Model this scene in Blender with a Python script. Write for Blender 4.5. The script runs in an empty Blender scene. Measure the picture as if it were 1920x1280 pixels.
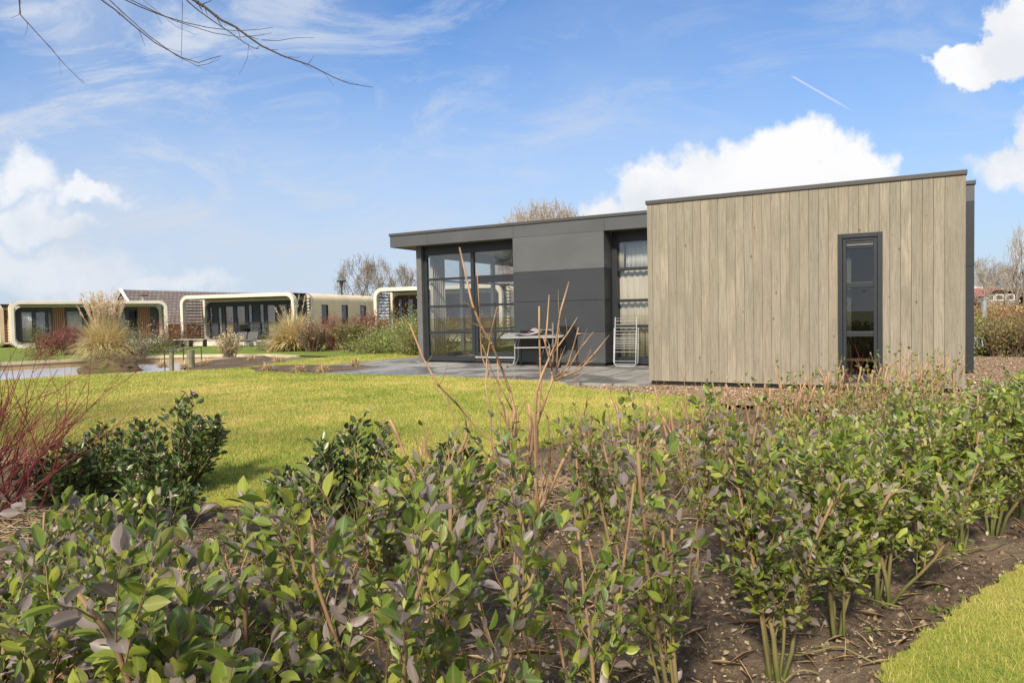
import bpy, math, random
import numpy as np
from mathutils import Vector

# ---------------------------------------------------------------- camera, sky, sun
sc = bpy.context.scene
FPX = 1325.0
TH = math.radians(2.1); RO = math.radians(1.15); EYE = 1.22
F = np.array([0, math.cos(TH), -math.sin(TH)]); U0 = np.array([0, math.sin(TH), math.cos(TH)]); R0 = np.array([1., 0, 0])
RV = math.cos(RO)*R0 - math.sin(RO)*U0; UV = math.sin(RO)*R0 + math.cos(RO)*U0
EYEP = np.array([0, 0, EYE])
def ray(px, py): return F + (px-960)/FPX*RV + (640-py)/FPX*UV
def G(px, py, z=0.):
    r = ray(px, py); return EYEP + r*((z-EYE)/r[2])
def at(px, py, Y):
    r = ray(px, py); return EYEP + r*Y/r[1]

cam_d = bpy.data.cameras.new('camera'); cam = bpy.data.objects.new('camera', cam_d)
sc.collection.objects.link(cam); sc.camera = cam
cam_d.sensor_width = 36; cam_d.lens = 36*FPX/1920; cam_d.clip_start = 0.05; cam_d.clip_end = 3000
from mathutils import Matrix
cam.matrix_world = Matrix(((RV[0], UV[0], -F[0], 0), (RV[1], UV[1], -F[1], 0), (RV[2], UV[2], -F[2], EYE), (0, 0, 0, 1)))

SUN_AZ = math.radians(200)      # compass-like: direction the sun stands in, from +Y clockwise
SUN_EL = math.radians(39)
w = bpy.data.worlds.new('World'); sc.world = w; w.use_nodes = True
sc.view_settings.view_transform = 'Standard'; sc.view_settings.look = 'None'
sc.view_settings.exposure = 0.52; sc.view_settings.gamma = 1

def build_sky():
    nt = w.node_tree; nt.nodes.clear(); L = nt.links
    def N(t, **k):
        n = nt.nodes.new(t)
        for a, b in k.items(): setattr(n, a, b)
        return n
    def put(sock, v):
        if isinstance(v, (int, float)): sock.default_value = v
        elif isinstance(v, (tuple, list)): sock.default_value = v
        else: L.new(v, sock)
    def Mt(op, a, b=0.0, c=0.0, clamp=False):
        n = N('ShaderNodeMath', operation=op); n.use_clamp = clamp
        put(n.inputs[0], a); put(n.inputs[1], b); put(n.inputs[2], c); return n.outputs[0]
    def ss(x, a, b):
        n = N('ShaderNodeMapRange', interpolation_type='SMOOTHSTEP'); put(n.inputs[0], x); n.inputs[1].default_value = a; n.inputs[2].default_value = b
        return n.outputs[0]
    def noise(vec, scale, detail, rough=0.5, dist=0.0):
        n = N('ShaderNodeTexNoise'); L.new(vec, n.inputs['Vector']); n.inputs['Scale'].default_value = scale
        n.inputs['Detail'].default_value = detail; n.inputs['Roughness'].default_value = rough; n.inputs['Distortion'].default_value = dist
        return n.outputs['Fac']
    def mix(f, a, b):
        n = N('ShaderNodeMix', data_type='RGBA'); put(n.inputs[0], f); put(n.inputs[6], a); put(n.inputs[7], b); return n.outputs[2]
    sky = N('ShaderNodeTexSky', sky_type='NISHITA'); sky.sun_disc = False
    sky.sun_elevation = SUN_EL; sky.sun_rotation = SUN_AZ; sky.air_density = 1.0; sky.dust_density = 0.6; sky.ozone_density = 2.0
    tc = N('ShaderNodeTexCoord'); d = tc.outputs['Generated']
    sp = N('ShaderNodeSeparateXYZ'); L.new(d, sp.inputs[0]); x, y, z = sp.outputs
    ya = Mt('MAXIMUM', Mt('ABSOLUTE', y), 0.05)
    u = Mt('DIVIDE', x, ya); v = Mt('DIVIDE', z, ya)
    cv = N('ShaderNodeCombineXYZ'); L.new(u, cv.inputs[0]); L.new(v, cv.inputs[1]); L.new(y, cv.inputs[2]); uv = cv.outputs[0]
    # blue sky, tinted towards the photograph's clear blue
    tint = N('ShaderNodeMix', data_type='RGBA', blend_type='MULTIPLY'); tint.inputs[0].default_value = 1
    L.new(sky.outputs[0], tint.inputs[6]); tint.inputs[7].default_value = SKYTINT
    base = tint.outputs[2]
    # pale air towards the horizon
    veil = Mt('MULTIPLY', ss(v, 0.46, 0.0), 0.80)
    base = mix(veil, base, VEIL)
    # thin streaky high cloud
    mp = N('ShaderNodeMapping'); L.new(uv, mp.inputs[0]); mp.inputs['Rotation'].default_value = (0, 0, math.radians(-24)); mp.inputs['Scale'].default_value = (1.3, 3.6, 1)
    c1 = noise(mp.outputs[0], 2.8, 10, 0.66, 0.9)
    mp2 = N('ShaderNodeMapping'); L.new(uv, mp2.inputs[0]); mp2.inputs['Rotation'].default_value = (0, 0, math.radians(18)); mp2.inputs['Scale'].default_value = (1.5, 2.4, 1); mp2.inputs['Location'].default_value = (3, 1, 0)
    c2 = noise(mp2.outputs[0], 1.1, 6, 0.55, 0.2)
    left = ss(u, 0.35, -0.55)
    cir = Mt("ADD", Mt("MULTIPLY", ss(c1, 0.45, 0.70), 0.75), Mt('MULTIPLY', ss(c2, 0.38, 0.7), 0.55))
    cir = Mt('MULTIPLY', cir, Mt('ADD', 0.35, Mt('MULTIPLY', left, 0.65)))
    cir = Mt('ADD', cir, Mt('MULTIPLY', Mt('MULTIPLY', left, ss(v, .50, .10)), .30), clamp=True)
    base = mix(cir, base, CIRRUS)
    # cumulus: warped unions of ellipses; white cloud added behind the camera as fill light
    n1 = noise(uv, 9.0, 8, 0.6); n2 = noise(uv, 26.0, 5, 0.6)
    warp = Mt('ADD', Mt('MULTIPLY', Mt('SUBTRACT', n1, 0.5), 1.5), Mt('MULTIPLY', Mt('SUBTRACT', n2, 0.5), 0.5))
    def cnoise(vec, scale, detail):
        n = N('ShaderNodeTexNoise'); L.new(vec, n.inputs['Vector']); n.inputs['Scale'].default_value = scale; n.inputs['Detail'].default_value = detail; n.inputs['Roughness'].default_value = .58
        sc_ = N('ShaderNodeSeparateColor'); L.new(n.outputs['Color'], sc_.inputs[0]); return sc_.outputs
    w1 = cnoise(uv, 7.0, 9); w2 = cnoise(uv, 20.0, 6)
    uw = Mt('ADD', u, Mt('ADD', Mt('MULTIPLY', Mt('SUBTRACT', w1[0], .5), .19), Mt('MULTIPLY', Mt('SUBTRACT', w2[0], .5), .05)))
    vw = Mt('ADD', v, Mt('ADD', Mt('MULTIPLY', Mt('SUBTRACT', w1[1], .5), .13), Mt('MULTIPLY', Mt('SUBTRACT', w2[1], .5), .045)))
    def ell(cu, cvv, ru, rv):
        a = Mt('DIVIDE', Mt('SUBTRACT', uw, cu), ru); b = Mt('DIVIDE', Mt('SUBTRACT', vw, cvv), rv)
        return Mt('SUBTRACT', 1.0, Mt('SQRT', Mt('ADD', Mt('MULTIPLY', a, a), Mt('MULTIPLY', b, b))))
    def cloud(ells, amt, lo, hi):
        f = None
        for e in ells:
            g = ell(*e); f = g if f is None else Mt('MAXIMUM', f, g)
        return ss(Mt('ADD', f, Mt('MULTIPLY', warp, amt)), lo, hi)
    big = cloud([(.259, .140, .13, .08), (.33, .155, .12, .09), (.385, .160, .12, .10), (.475, .145, .09, .085), (.17, .110, .10, .055), (.41, .11, .19, .07), (.28, .09, .24, .06)], 0.55, -0.05, 0.22)
    tr = cloud([(.655, .335, .075, .036), (.70, .355, .06, .06), (.75, .37, .09, .075), (.70, .45, .06, .018)], 0.5, 0.0, 0.22)
    r2 = cloud([(.70, .195, .075, .04), (.74, .23, .045, .06)], 0.6, -0.05, 0.45)
    l1 = cloud([(-.70, .21, .07, .035), (-.60, .185, .08, .016), (-.69, .15, .09, .045), (-.62, .14, .05, .02)], 0.55, -0.1, 0.6)
    l2 = cloud([(-.62, .075, .13, .04), (-.72, .085, .09, .03), (-.5, .05, .12, .02)], 0.5, -0.15, 0.7)
    m = None
    for c, k in ((big, 1.0), (tr, 1.0), (r2, .95), (l1, .8), (l2, .7)):
        g = Mt('MULTIPLY', c, k); m = g if m is None else Mt('MAXIMUM', m, g)
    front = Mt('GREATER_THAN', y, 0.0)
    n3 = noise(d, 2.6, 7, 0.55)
    back = Mt('MULTIPLY', ss(n3, 0.36, 0.56), Mt('SUBTRACT', 1.0, front))  # unseen cloud cover behind the camera, added to brighten and neutralise the ambient light
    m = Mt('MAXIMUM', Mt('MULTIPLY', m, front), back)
    # clouds shade from white tops to a soft grey-blue base
    mp3 = N('ShaderNodeMapping'); L.new(uv, mp3.inputs[0]); mp3.inputs['Location'].default_value = (0, 0.012, 0)
    n4 = noise(uv, 5.0, 7, 0.6)
    grey = Mt('MULTIPLY', ss(v, 0.20, 0.10), 0.40)
    grey = Mt('ADD', grey, Mt('MULTIPLY', ss(n4, 0.44, 0.66), 0.5), clamp=True)
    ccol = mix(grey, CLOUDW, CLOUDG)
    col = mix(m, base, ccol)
    # vapour trail
    du = Mt('SUBTRACT', u, .395); dv = Mt('SUBTRACT', v, .328)
    ln = math.hypot(.097, -.057); a_, b_ = .097/ln, -.057/ln
    al = Mt('ADD', Mt('MULTIPLY', du, a_), Mt('MULTIPLY', dv, b_)); ac = Mt('ABSOLUTE', Mt('ADD', Mt('MULTIPLY', du, -b_), Mt('MULTIPLY', dv, a_)))
    tr_ = Mt('MULTIPLY', ss(ac, .0022, .0003), Mt('MULTIPLY', ss(al, 0, .01), ss(al, ln, ln*.6)))
    col = mix(Mt('MULTIPLY', tr_, Mt('MULTIPLY', front, .4)), col, CLOUDW)
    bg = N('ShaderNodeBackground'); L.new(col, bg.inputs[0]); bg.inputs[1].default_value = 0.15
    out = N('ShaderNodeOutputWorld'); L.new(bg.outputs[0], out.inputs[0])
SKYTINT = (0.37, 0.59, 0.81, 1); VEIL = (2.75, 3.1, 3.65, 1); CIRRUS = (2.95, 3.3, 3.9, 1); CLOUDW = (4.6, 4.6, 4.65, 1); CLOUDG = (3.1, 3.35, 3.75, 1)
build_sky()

sun_d = bpy.data.lights.new('sun', 'SUN'); sun_d.energy = 4.2; sun_d.angle = math.radians(7); sun_d.color = (1.0, 0.90, 0.76)
sun = bpy.data.objects.new('sun', sun_d); sc.collection.objects.link(sun); sun.location = (0, -20, 30)
sv = Vector((math.sin(SUN_AZ)*math.cos(SUN_EL), math.cos(SUN_AZ)*math.cos(SUN_EL), math.sin(SUN_EL)))
sun.rotation_euler = sv.to_track_quat('Z', 'Y').to_euler()

# ---------------------------------------------------------------- helpers
COL = sc.collection
rng = np.random.default_rng(7)
random.seed(7)
def link(o, parent=None):
    COL.objects.link(o)
    if parent is not None: o.parent = parent
    return o
def tag(o, label=None, cat=None, group=None, kind=None):
    if label: o['label'] = label
    if cat: o['category'] = cat
    if group: o['group'] = group
    if kind: o['kind'] = kind
    return o
def empty(name, loc=(0, 0, 0), rz=0.0, label=None, cat=None, group=None):
    o = bpy.data.objects.new(name, None); o.empty_display_size = .2; o.location = loc; o.rotation_euler = (0, 0, rz); link(o)
    return tag(o, label, cat, group)

class MB:
    """collects boxes, tubes and loose faces; build() links them as one mesh object"""
    def __init__(s): s.v = []; s.f = []; s.r = []
    def face(s, pts, r=0.5):
        n = len(s.v); s.v += [tuple(p) for p in pts]; s.f.append(tuple(range(n, n+len(pts)))); s.r.append(r)
    def box(s, x0, x1, y0, y1, z0, z1, r=0.5, bev=0.0):
        n = len(s.v)
        if x0 > x1: x0, x1 = x1, x0
        if y0 > y1: y0, y1 = y1, y0
        if z0 > z1: z0, z1 = z1, z0
        s.v += [(x0,y0,z0),(x1,y0,z0),(x1,y1,z0),(x0,y1,z0),(x0,y0,z1),(x1,y0,z1),(x1,y1,z1),(x0,y1,z1)]
        for q in ((0,3,2,1),(4,5,6,7),(0,1,5,4),(1,2,6,5),(2,3,7,6),(3,0,4,7)):
            s.f.append(tuple(n+i for i in q)); s.r.append(r)
    def prism(s, poly, axis, a, b, r=0.5):
        """poly: 2D points, extruded along axis ('x','y','z') from a to b"""
        def P(p, t):
            if axis == 'y': return (p[0], t, p[1])
            if axis == 'x': return (t, p[0], p[1])
            return (p[0], p[1], t)
        n = len(s.v); m = len(poly)
        s.v += [P(p, a) for p in poly] + [P(p, b) for p in poly]
        s.f.append(tuple(range(n, n+m))); s.f.append(tuple(range(n+2*m-1, n+m-1, -1))); s.r += [r, r]
        for i in range(m):
            j = (i+1) % m; s.f.append((n+i, n+m+i, n+m+j, n+j)); s.r.append(r)
    def tube(s, pts, rad, k=5, r=0.5, cap=True):
        pts = [np.asarray(p, float) for p in pts]
        if isinstance(rad, (int, float)): rad = [rad]*len(pts)
        rings = []; ref = None
        for i, p in enumerate(pts):
            t = pts[min(i+1, len(pts)-1)] - pts[max(i-1, 0)]; t = t/(np.linalg.norm(t)+1e-9)
            if ref is None:
                ref = np.cross(t, (0, 0, 1.) if abs(t[2]) < .9 else (1., 0, 0))
            a = ref - t*(ref@t); a /= (np.linalg.norm(a)+1e-9); ref = a; b = np.cross(t, a)
            n = len(s.v)
            for q in range(k):
                an = 2*math.pi*q/k; s.v.append(tuple(p + rad[i]*(math.cos(an)*a + math.sin(an)*b)))
            rings.append(n)
        for i in range(len(rings)-1):
            A, B = rings[i], rings[i+1]
            for q in range(k):
                s.f.append((A+q, A+(q+1) % k, B+(q+1) % k, B+q)); s.r.append(r)
        if cap:
            s.f.append(tuple(rings[0]+q for q in range(k-1, -1, -1))); s.f.append(tuple(rings[-1]+q for q in range(k))); s.r += [r, r]
    def build(s, name, mat, parent=None, smooth=False, bevel=0.0, **kw):
        me = bpy.data.meshes.new(name); me.from_pydata(s.v, [], s.f)
        me.attributes.new('rnd', 'FLOAT', 'FACE').data.foreach_set('value', np.array(s.r, dtype=np.float32))
        me.materials.append(mat); me.validate()
        if smooth: me.polygons.foreach_set('use_smooth', [True]*len(me.polygons))
        me.update()
        o = bpy.data.objects.new(name, me); link(o, parent)
        if bevel > 0:
            b = o.modifiers.new('bevel', 'BEVEL'); b.width = bevel; b.segments = 2; b.limit_method = 'ANGLE'
        return tag(o, **kw)

def tri_mesh(name, V, T, rnd, mat, parent=None, smooth=True, **kw):
    me = bpy.data.meshes.new(name)
    V = np.ascontiguousarray(V, dtype=np.float32); T = np.ascontiguousarray(T, dtype=np.int32)
    me.vertices.add(len(V)); me.vertices.foreach_set('co', V.ravel())
    me.loops.add(T.size); me.loops.foreach_set('vertex_index', T.ravel())
    k = T.shape[1]; me.polygons.add(len(T)); me.polygons.foreach_set('loop_start', np.arange(0, T.size, k, dtype=np.int32))
    try: me.polygons.foreach_set('loop_total', np.full(len(T), k, dtype=np.int32))
    except Exception: pass
    me.update(calc_edges=True)
    me.attributes.new('rnd', 'FLOAT', 'FACE').data.foreach_set('value', np.ascontiguousarray(rnd, dtype=np.float32))
    me.materials.append(mat)
    if smooth: me.polygons.foreach_set('use_smooth', np.ones(len(T), dtype=bool))
    o = bpy.data.objects.new(name, me); link(o, parent)
    return tag(o, **kw)

# leaves: folded, curled blades of 8 triangles each
_r = [(.13,.19,.035,-.02),(.33,.38,.06,-.04),(.58,.42,.04,-.06),(.80,.27,-.01,-.08)]
LT = np.array([(0,0,0)]+[q for u_,w_,ze_,zm_ in _r for q in ((u_,w_,ze_),(u_,0,zm_),(u_,-w_,ze_))]+[(1,0,-.14)])
LF = np.array([(0,1,2),(0,2,3)]+[t for k in range(3) for a in (1+3*k,) for t in ((a,a+3,a+4),(a,a+4,a+1),(a+1,a+4,a+5),(a+1,a+5,a+2))]+[(10,13,11),(11,13,12)])
LT4 = np.array([(0,0,0),(.5,.38,.04),(1,0,-.06),(.5,-.38,.04)]); LF4 = np.array([(0,1,2),(0,2,3)])
def leaves(name, P, D, size, mat, parent, g, width=0.55, low=False, rnd=None, droop=0.0, up=0.6, **kw):
    P = np.asarray(P, float); D = np.asarray(D, float); n = len(P)
    if n == 0: return None
    D = D/(np.linalg.norm(D, axis=1, keepdims=True)+1e-9)
    Nn = g.normal(size=(n, 3))*0.9 + np.array([0, 0, up*2]); S = np.cross(Nn, D); S /= (np.linalg.norm(S, axis=1, keepdims=True)+1e-9); Z = np.cross(D, S)
    sz = size*(0.42 + 1.0*g.random(n)**1.2)
    T = LT4 if low else LT; Fc = LF4 if low else LF
    wv = width*(0.8+0.4*g.random(n))
    curl = (0.5+1.2*g.random(n))
    V = P[:, None, :] + sz[:, None, None]*(T[None, :, 0, None]*D[:, None, :] + (T[None, :, 1]*wv[:, None])[:, :, None]*S[:, None, :]*1.0 + (T[None, :, 2]*curl[:, None])[:, :, None]*Z[:, None, :])
    m = len(T); FF = (np.arange(n)[:, None, None]*m + Fc[None]).reshape(-1, 3)
    r = g.random(n) if rnd is None else rnd
    o = tri_mesh(name, V.reshape(-1, 3), FF, np.repeat(r, len(Fc)), mat, parent, **kw)
    o.data.attributes.new('rib', 'FLOAT', 'POINT').data.foreach_set('value', np.tile((np.abs(T[:, 1]) < 1e-6).astype(np.float32)*(0 if low else 1), n))
    return o

# ---------------------------------------------------------------- materials
def _mat(name):
    m = bpy.data.materials.new(name); m.use_nodes = True; nt = m.node_tree
    return m, nt, nt.nodes['Principled BSDF'], nt.links
def ramp(nt, fac, stops, interp='LINEAR'):
    r = nt.nodes.new('ShaderNodeValToRGB'); r.color_ramp.interpolation = interp
    while len(r.color_ramp.elements) < len(stops): r.color_ramp.elements.new(0.5)
    for e, (p, c) in zip(r.color_ramp.elements, stops): e.position = p; e.color = (c[0], c[1], c[2], 1)
    nt.links.new(fac, r.inputs[0]); return r.outputs[0]
def nz(nt, scale, detail=4, vec=None, rough=.55, stretch=None, dist=0.0, coord='Object'):
    n = nt.nodes.new('ShaderNodeTexNoise'); n.inputs['Scale'].default_value = scale; n.inputs['Detail'].default_value = detail
    n.inputs['Roughness'].default_value = rough; n.inputs['Distortion'].default_value = dist
    if vec is None:
        tc = nt.nodes.new('ShaderNodeTexCoord'); vec = tc.outputs[coord]
    if stretch:
        mp = nt.nodes.new('ShaderNodeMapping'); mp.inputs['Scale'].default_value = stretch; nt.links.new(vec, mp.inputs[0]); vec = mp.outputs[0]
    nt.links.new(vec, n.inputs['Vector']); return n.outputs['Fac']
def attr(nt, name='rnd'):
    a = nt.nodes.new('ShaderNodeAttribute'); a.attribute_name = name; return a.outputs['Fac']
def mixc(nt, f, a, b, blend='MIX'):
    n = nt.nodes.new('ShaderNodeMix'); n.data_type = 'RGBA'; n.blend_type = blend
    for s, v in ((n.inputs[0], f), (n.inputs[6], a), (n.inputs[7], b)):
        if isinstance(v, (int, float)): s.default_value = v
        elif isinstance(v, tuple): s.default_value = (v[0], v[1], v[2], 1)
        else: nt.links.new(v, s)
    return n.outputs[2]
def mth(nt, op, a, b=0.0, clamp=False):
    n = nt.nodes.new('ShaderNodeMath'); n.operation = op; n.use_clamp = clamp
    for s, v in ((n.inputs[0], a), (n.inputs[1], b)):
        if isinstance(v, (int, float)): s.default_value = v
        else: nt.links.new(v, s)
    return n.outputs[0]
def bump(nt, bs, h, strength=.3, dist=.01):
    b = nt.nodes.new('ShaderNodeBump'); b.inputs['Strength'].default_value = strength; b.inputs['Distance'].default_value = dist
    nt.links.new(h, b.inputs['Height']); nt.links.new(b.outputs[0], bs.inputs['Normal'])
def simple(name, c1, c2=None, rough=.6, scale=6, metal=0.0, bmp=0.0, spec=.5, bscale=None, bdist=.01, stretch=None):
    m, nt, bs, L = _mat(name)
    bs.inputs['Roughness'].default_value = rough; bs.inputs['Metallic'].default_value = metal; bs.inputs['Specular IOR Level'].default_value = spec
    c2 = c2 or tuple(x*.8 for x in c1)
    n = nz(nt, scale, 6, stretch=stretch); L.new(ramp(nt, n, ((.35, c1), (.65, c2))), bs.inputs['Base Color'])
    if bmp: bump(nt, bs, nz(nt, bscale or scale*5, 5), bmp, bdist)
    return m
def leafmat(name, cols, trans=.3, rough=.45, dirt=(.20, .15, .06)):
    """cols: colours picked per leaf by its own random value"""
    m, nt, bs, L = _mat(name)
    stops = [(i/(len(cols)), c) for i, c in enumerate(cols)]
    c = ramp(nt, attr(nt), stops, 'CONSTANT')
    n = nz(nt, 45, 4); c = mixc(nt, ramp(nt, n, ((.35, (0,0,0)), (.75, (.7,.7,.7)))), c, mixc(nt, .5, c, dirt)); c = mixc(nt, ramp(nt, nz(nt, 160, 2), ((.62, (0,0,0)), (.70, (.5,.5,.5)))), c, dirt)
    rb = mth(nt, 'POWER', attr(nt, 'rib'), 7.0); c = mixc(nt, mth(nt, 'MULTIPLY', rb, .55), c, mixc(nt, .45, c, (.55,.55,.30)))
    L.new(c, bs.inputs['Base Color']); bs.inputs['Roughness'].default_value = rough; bs.inputs['Specular IOR Level'].default_value = .4
    tr = nt.nodes.new('ShaderNodeBsdfTranslucent'); L.new(c, tr.inputs[0])
    mx = nt.nodes.new('ShaderNodeMixShader'); mx.inputs[0].default_value = trans
    L.new(bs.outputs[0], mx.inputs[1]); L.new(tr.outputs[0], mx.inputs[2]); L.new(mx.outputs[0], nt.nodes['Material Output'].inputs[0])
    return m
def stemmat(name, c1, c2, moss=None, mossh=.35):
    m, nt, bs, L = _mat(name)
    c = ramp(nt, nz(nt, 25, 4, stretch=(1, 1, .3)), ((.3, c1), (.7, c2)))
    if moss:
        tc = nt.nodes.new('ShaderNodeTexCoord'); sp = nt.nodes.new('ShaderNodeSeparateXYZ'); L.new(tc.outputs['Object'], sp.inputs[0])
        mr = nt.nodes.new('ShaderNodeMapRange'); L.new(sp.outputs[2], mr.inputs[0]); mr.inputs[1].default_value = mossh; mr.inputs[2].default_value = .0
        f = mth(nt, 'MULTIPLY', mr.outputs[0], mth(nt, 'ADD', nz(nt, 18, 3), .45), True)
        c = mixc(nt, f, c, moss)
    L.new(c, bs.inputs['Base Color']); bs.inputs['Roughness'].default_value = .75
    bump(nt, bs, nz(nt, 90, 3), .4, .002)
    return m

M = {}
M['dark'] = simple('dark_frame_paint', (.022,.026,.031), (.018,.021,.026), rough=.42, scale=3)
M['darker'] = simple('black_plinth', (.008,.008,.009), rough=.8)
M['grey_pillar'] = simple('grey_panel_edge', (.13,.13,.128), rough=.5)
def panelmat(name, c, seed):
    m, nt, bs, L = _mat(name)
    n = nz(nt, 1.1, 5, stretch=(1, 1, 1.6)); n2 = nz(nt, 40, 3, stretch=(.25, .25, 1))
    f = mth(nt, 'ADD', mth(nt, 'MULTIPLY', n, .75), mth(nt, 'MULTIPLY', n2, .25))
    L.new(ramp(nt, f, ((.3, tuple(x*.84 for x in c)), (.7, tuple(x*1.14 for x in c)))), bs.inputs['Base Color'])
    bs.inputs['Roughness'].default_value = .48; bs.inputs['Specular IOR Level'].default_value = .45
    bump(nt, bs, n2, .05, .002)
    return m
M['panel_light'] = panelmat('light_grey_panel', (.094,.096,.100), 1)
M['panel_mid'] = panelmat('grey_panel', (.056,.059,.063), 2)
M['panel_dark'] = panelmat('charcoal_panel', (.033,.037,.042), 3)
M['fascia'] = panelmat('grey_fascia_panel', (.078,.081,.085), 4)
M['coping'] = simple('metal_coping', (.062,.060,.058), (.052,.050,.048), rough=.45, scale=1.5)
M['soffit'] = simple('brown_soffit_board', (.16,.12,.08), (.12,.09,.06), rough=.6)
def cladmat():
    m, nt, bs, L = _mat('weathered_vertical_boards')
    tc = nt.nodes.new('ShaderNodeTexCoord'); r = attr(nt)
    cb = nt.nodes.new('ShaderNodeCombineXYZ'); L.new(mth(nt, 'MULTIPLY', r, 40), cb.inputs[2]); L.new(mth(nt, 'MULTIPLY', r, 17), cb.inputs[0])
    va = nt.nodes.new('ShaderNodeVectorMath'); va.operation = 'ADD'; L.new(tc.outputs['Object'], va.inputs[0]); L.new(cb.outputs[0], va.inputs[1]); vec = va.outputs[0]
    tone = ramp(nt, r, ((0, (.335,.295,.228)), (.2, (.240,.225,.182)), (.4, (.372,.328,.252)), (.6, (.275,.255,.206)), (.8, (.300,.256,.192)), (1, (.338,.300,.235))))
    broad = nz(nt, 1.0, 5, vec, stretch=(3, 3, .9)); grain = nz(nt, 1.0, 6, vec, stretch=(60, 60, 2.2), rough=.65, dist=.6); fine = nz(nt, 1, 4, vec, stretch=(240, 240, 9))
    c = mixc(nt, ramp(nt, broad, ((.40, (0,0,0)), (.62, (1,1,1)))), tone, (.225,.21,.165))
    c = mixc(nt, mth(nt, 'MULTIPLY', ramp(nt, grain, ((.40, (0,0,0)), (.66, (1,1,1)))), .7), c, (.15,.12,.085))
    c = mixc(nt, mth(nt, 'MULTIPLY', ramp(nt, fine, ((.45, (0,0,0)), (.8, (1,1,1)))), .35), c, (.40,.345,.255))
    # knots and reddish resin runs
    vo = nt.nodes.new('ShaderNodeTexVoronoi'); vo.inputs['Scale'].default_value = 1.0; vo.inputs['Randomness'].default_value = 1
    mp = nt.nodes.new('ShaderNodeMapping'); mp.inputs['Scale'].default_value = (7, 1, 3.2); L.new(vec, mp.inputs[0]); L.new(mp.outputs[0], vo.inputs['Vector'])
    kn = ramp(nt, vo.outputs['Distance'], ((.05, (1,1,1)), (.11, (0,0,0))))
    sel = mth(nt, 'GREATER_THAN', nz(nt, 2.2, 1, vec), .49)
    c = mixc(nt, mth(nt, 'MULTIPLY', mth(nt, 'MULTIPLY', kn, sel), .85), c, (.11,.055,.03))
    run = nz(nt, 1, 5, vec, stretch=(26, 5, 4), rough=.7); sel2 = mth(nt, 'GREATER_THAN', nz(nt, 1.0, 1, vec, stretch=(2.0, 1, .5)), .57)
    c = mixc(nt, mth(nt, 'MULTIPLY', mth(nt, 'MULTIPLY', ramp(nt, run, ((.60, (0,0,0)), (.68, (1,1,1)))), sel2), .6), c, (.20,.09,.06))
    L.new(c, bs.inputs['Base Color']); bs.inputs['Roughness'].default_value = .8; bs.inputs['Specular IOR Level'].default_value = .25
    bump(nt, bs, grain, .25, .002); return m
M['clad'] = cladmat()
def glassmat(name, refl=.12, tint=(.95,.95,.94), rough=.0, fres=1.45):
    m, nt, bs, L = _mat(name); nt.nodes.remove(bs)
    t = nt.nodes.new('ShaderNodeBsdfTransparent'); t.inputs[0].default_value = (*tint, 1)
    g = nt.nodes.new('ShaderNodeBsdfGlossy'); g.inputs['Roughness'].default_value = rough
    fr = nt.nodes.new('ShaderNodeFresnel'); ge = nt.nodes.new('ShaderNodeNewGeometry'); L.new(mth(nt, 'SUBTRACT', fres, mth(nt, 'MULTIPLY', ge.outputs['Backfacing'], fres-1/fres)), fr.inputs[0])
    f = mth(nt, 'ADD', fr.outputs[0], refl, True); mx = nt.nodes.new('ShaderNodeMixShader')
    L.new(f, mx.inputs[0]); L.new(t.outputs[0], mx.inputs[1]); L.new(g.outputs[0], mx.inputs[2]); L.new(mx.outputs[0], nt.nodes['Material Output'].inputs[0])
    return m
M['glass'] = glassmat('window_glass', .06)
M['glass_dark'] = glassmat('tinted_glass', .05, (.6,.62,.62))
M['curtain'] = simple('beige_curtain_cloth', (.46,.425,.345), (.41,.375,.30), rough=.9, scale=3)
M['sheer'] = simple('white_sheer_curtain', (.72,.72,.70), (.6,.6,.58), rough=.9, scale=3)
M['plaster'] = simple('white_interior_wall', (.62,.61,.58), rough=.9)
M['room_floor'] = simple('grey_room_floor', (.2,.18,.15), rough=.6)
M['white'] = simple('white_metal', (.40,.41,.41), (.35,.36,.36), rough=.35, scale=20)
M['steel'] = simple('brushed_grey_metal', (.42,.42,.41), (.34,.34,.34), rough=.35, metal=.5, scale=20)
M['table'] = simple('grey_table_top', (.30,.31,.30), (.26,.27,.26), rough=.5, scale=8)
M['black'] = simple('black_plastic', (.012,.012,.014), rough=.5)
M['cushion'] = simple('mauve_grey_cloth', (.36,.31,.31), (.29,.25,.25), rough=.95, scale=18, bmp=.4)
M['teal'] = simple('teal_upholstery', (.03,.20,.25), rough=.7)
M['sofa'] = simple('dark_upholstery', (.03,.028,.026), rough=.9)
M['sill'] = simple('varnished_wood', (.62,.40,.20), (.52,.33,.16), rough=.4, scale=12)
M['cream'] = simple('cream_shell', (.63,.59,.51), (.55,.51,.43), rough=.55, scale=1.2, bmp=.05)
def creamwall():
    m, nt, bs, L = _mat('cream_side_shell')
    a = nz(nt, 1.1, 6, stretch=(1, 1, .35)); b = nz(nt, 5, 5)
    c = ramp(nt, a, ((.3, (.82,.68,.48)), (.55, (.76,.60,.40)), (.75, (.66,.49,.30))))
    c = mixc(nt, mth(nt, 'MULTIPLY', ramp(nt, b, ((.55, (0,0,0)), (.75, (1,1,1)))), .35), c, (.45,.36,.24))
    L.new(c, bs.inputs['Base Color']); bs.inputs['Roughness'].default_value = .7; return m
M['creamwall'] = creamwall()
M['slat'] = simple('brown_slats', (.085,.06,.04), (.055,.04,.03), rough=.7, scale=14)
M['slat_end'] = simple('pale_slats', (.50,.40,.27), (.40,.31,.2), rough=.7, scale=14)
M['anthracite'] = simple('anthracite_boards', (.045,.050,.058), (.035,.040,.048), rough=.6, scale=3)
M['redbrown'] = simple('red_brown_boards', (.10,.035,.022), (.07,.025,.018), rough=.6, scale=6, stretch=(8,1,1))
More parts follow.
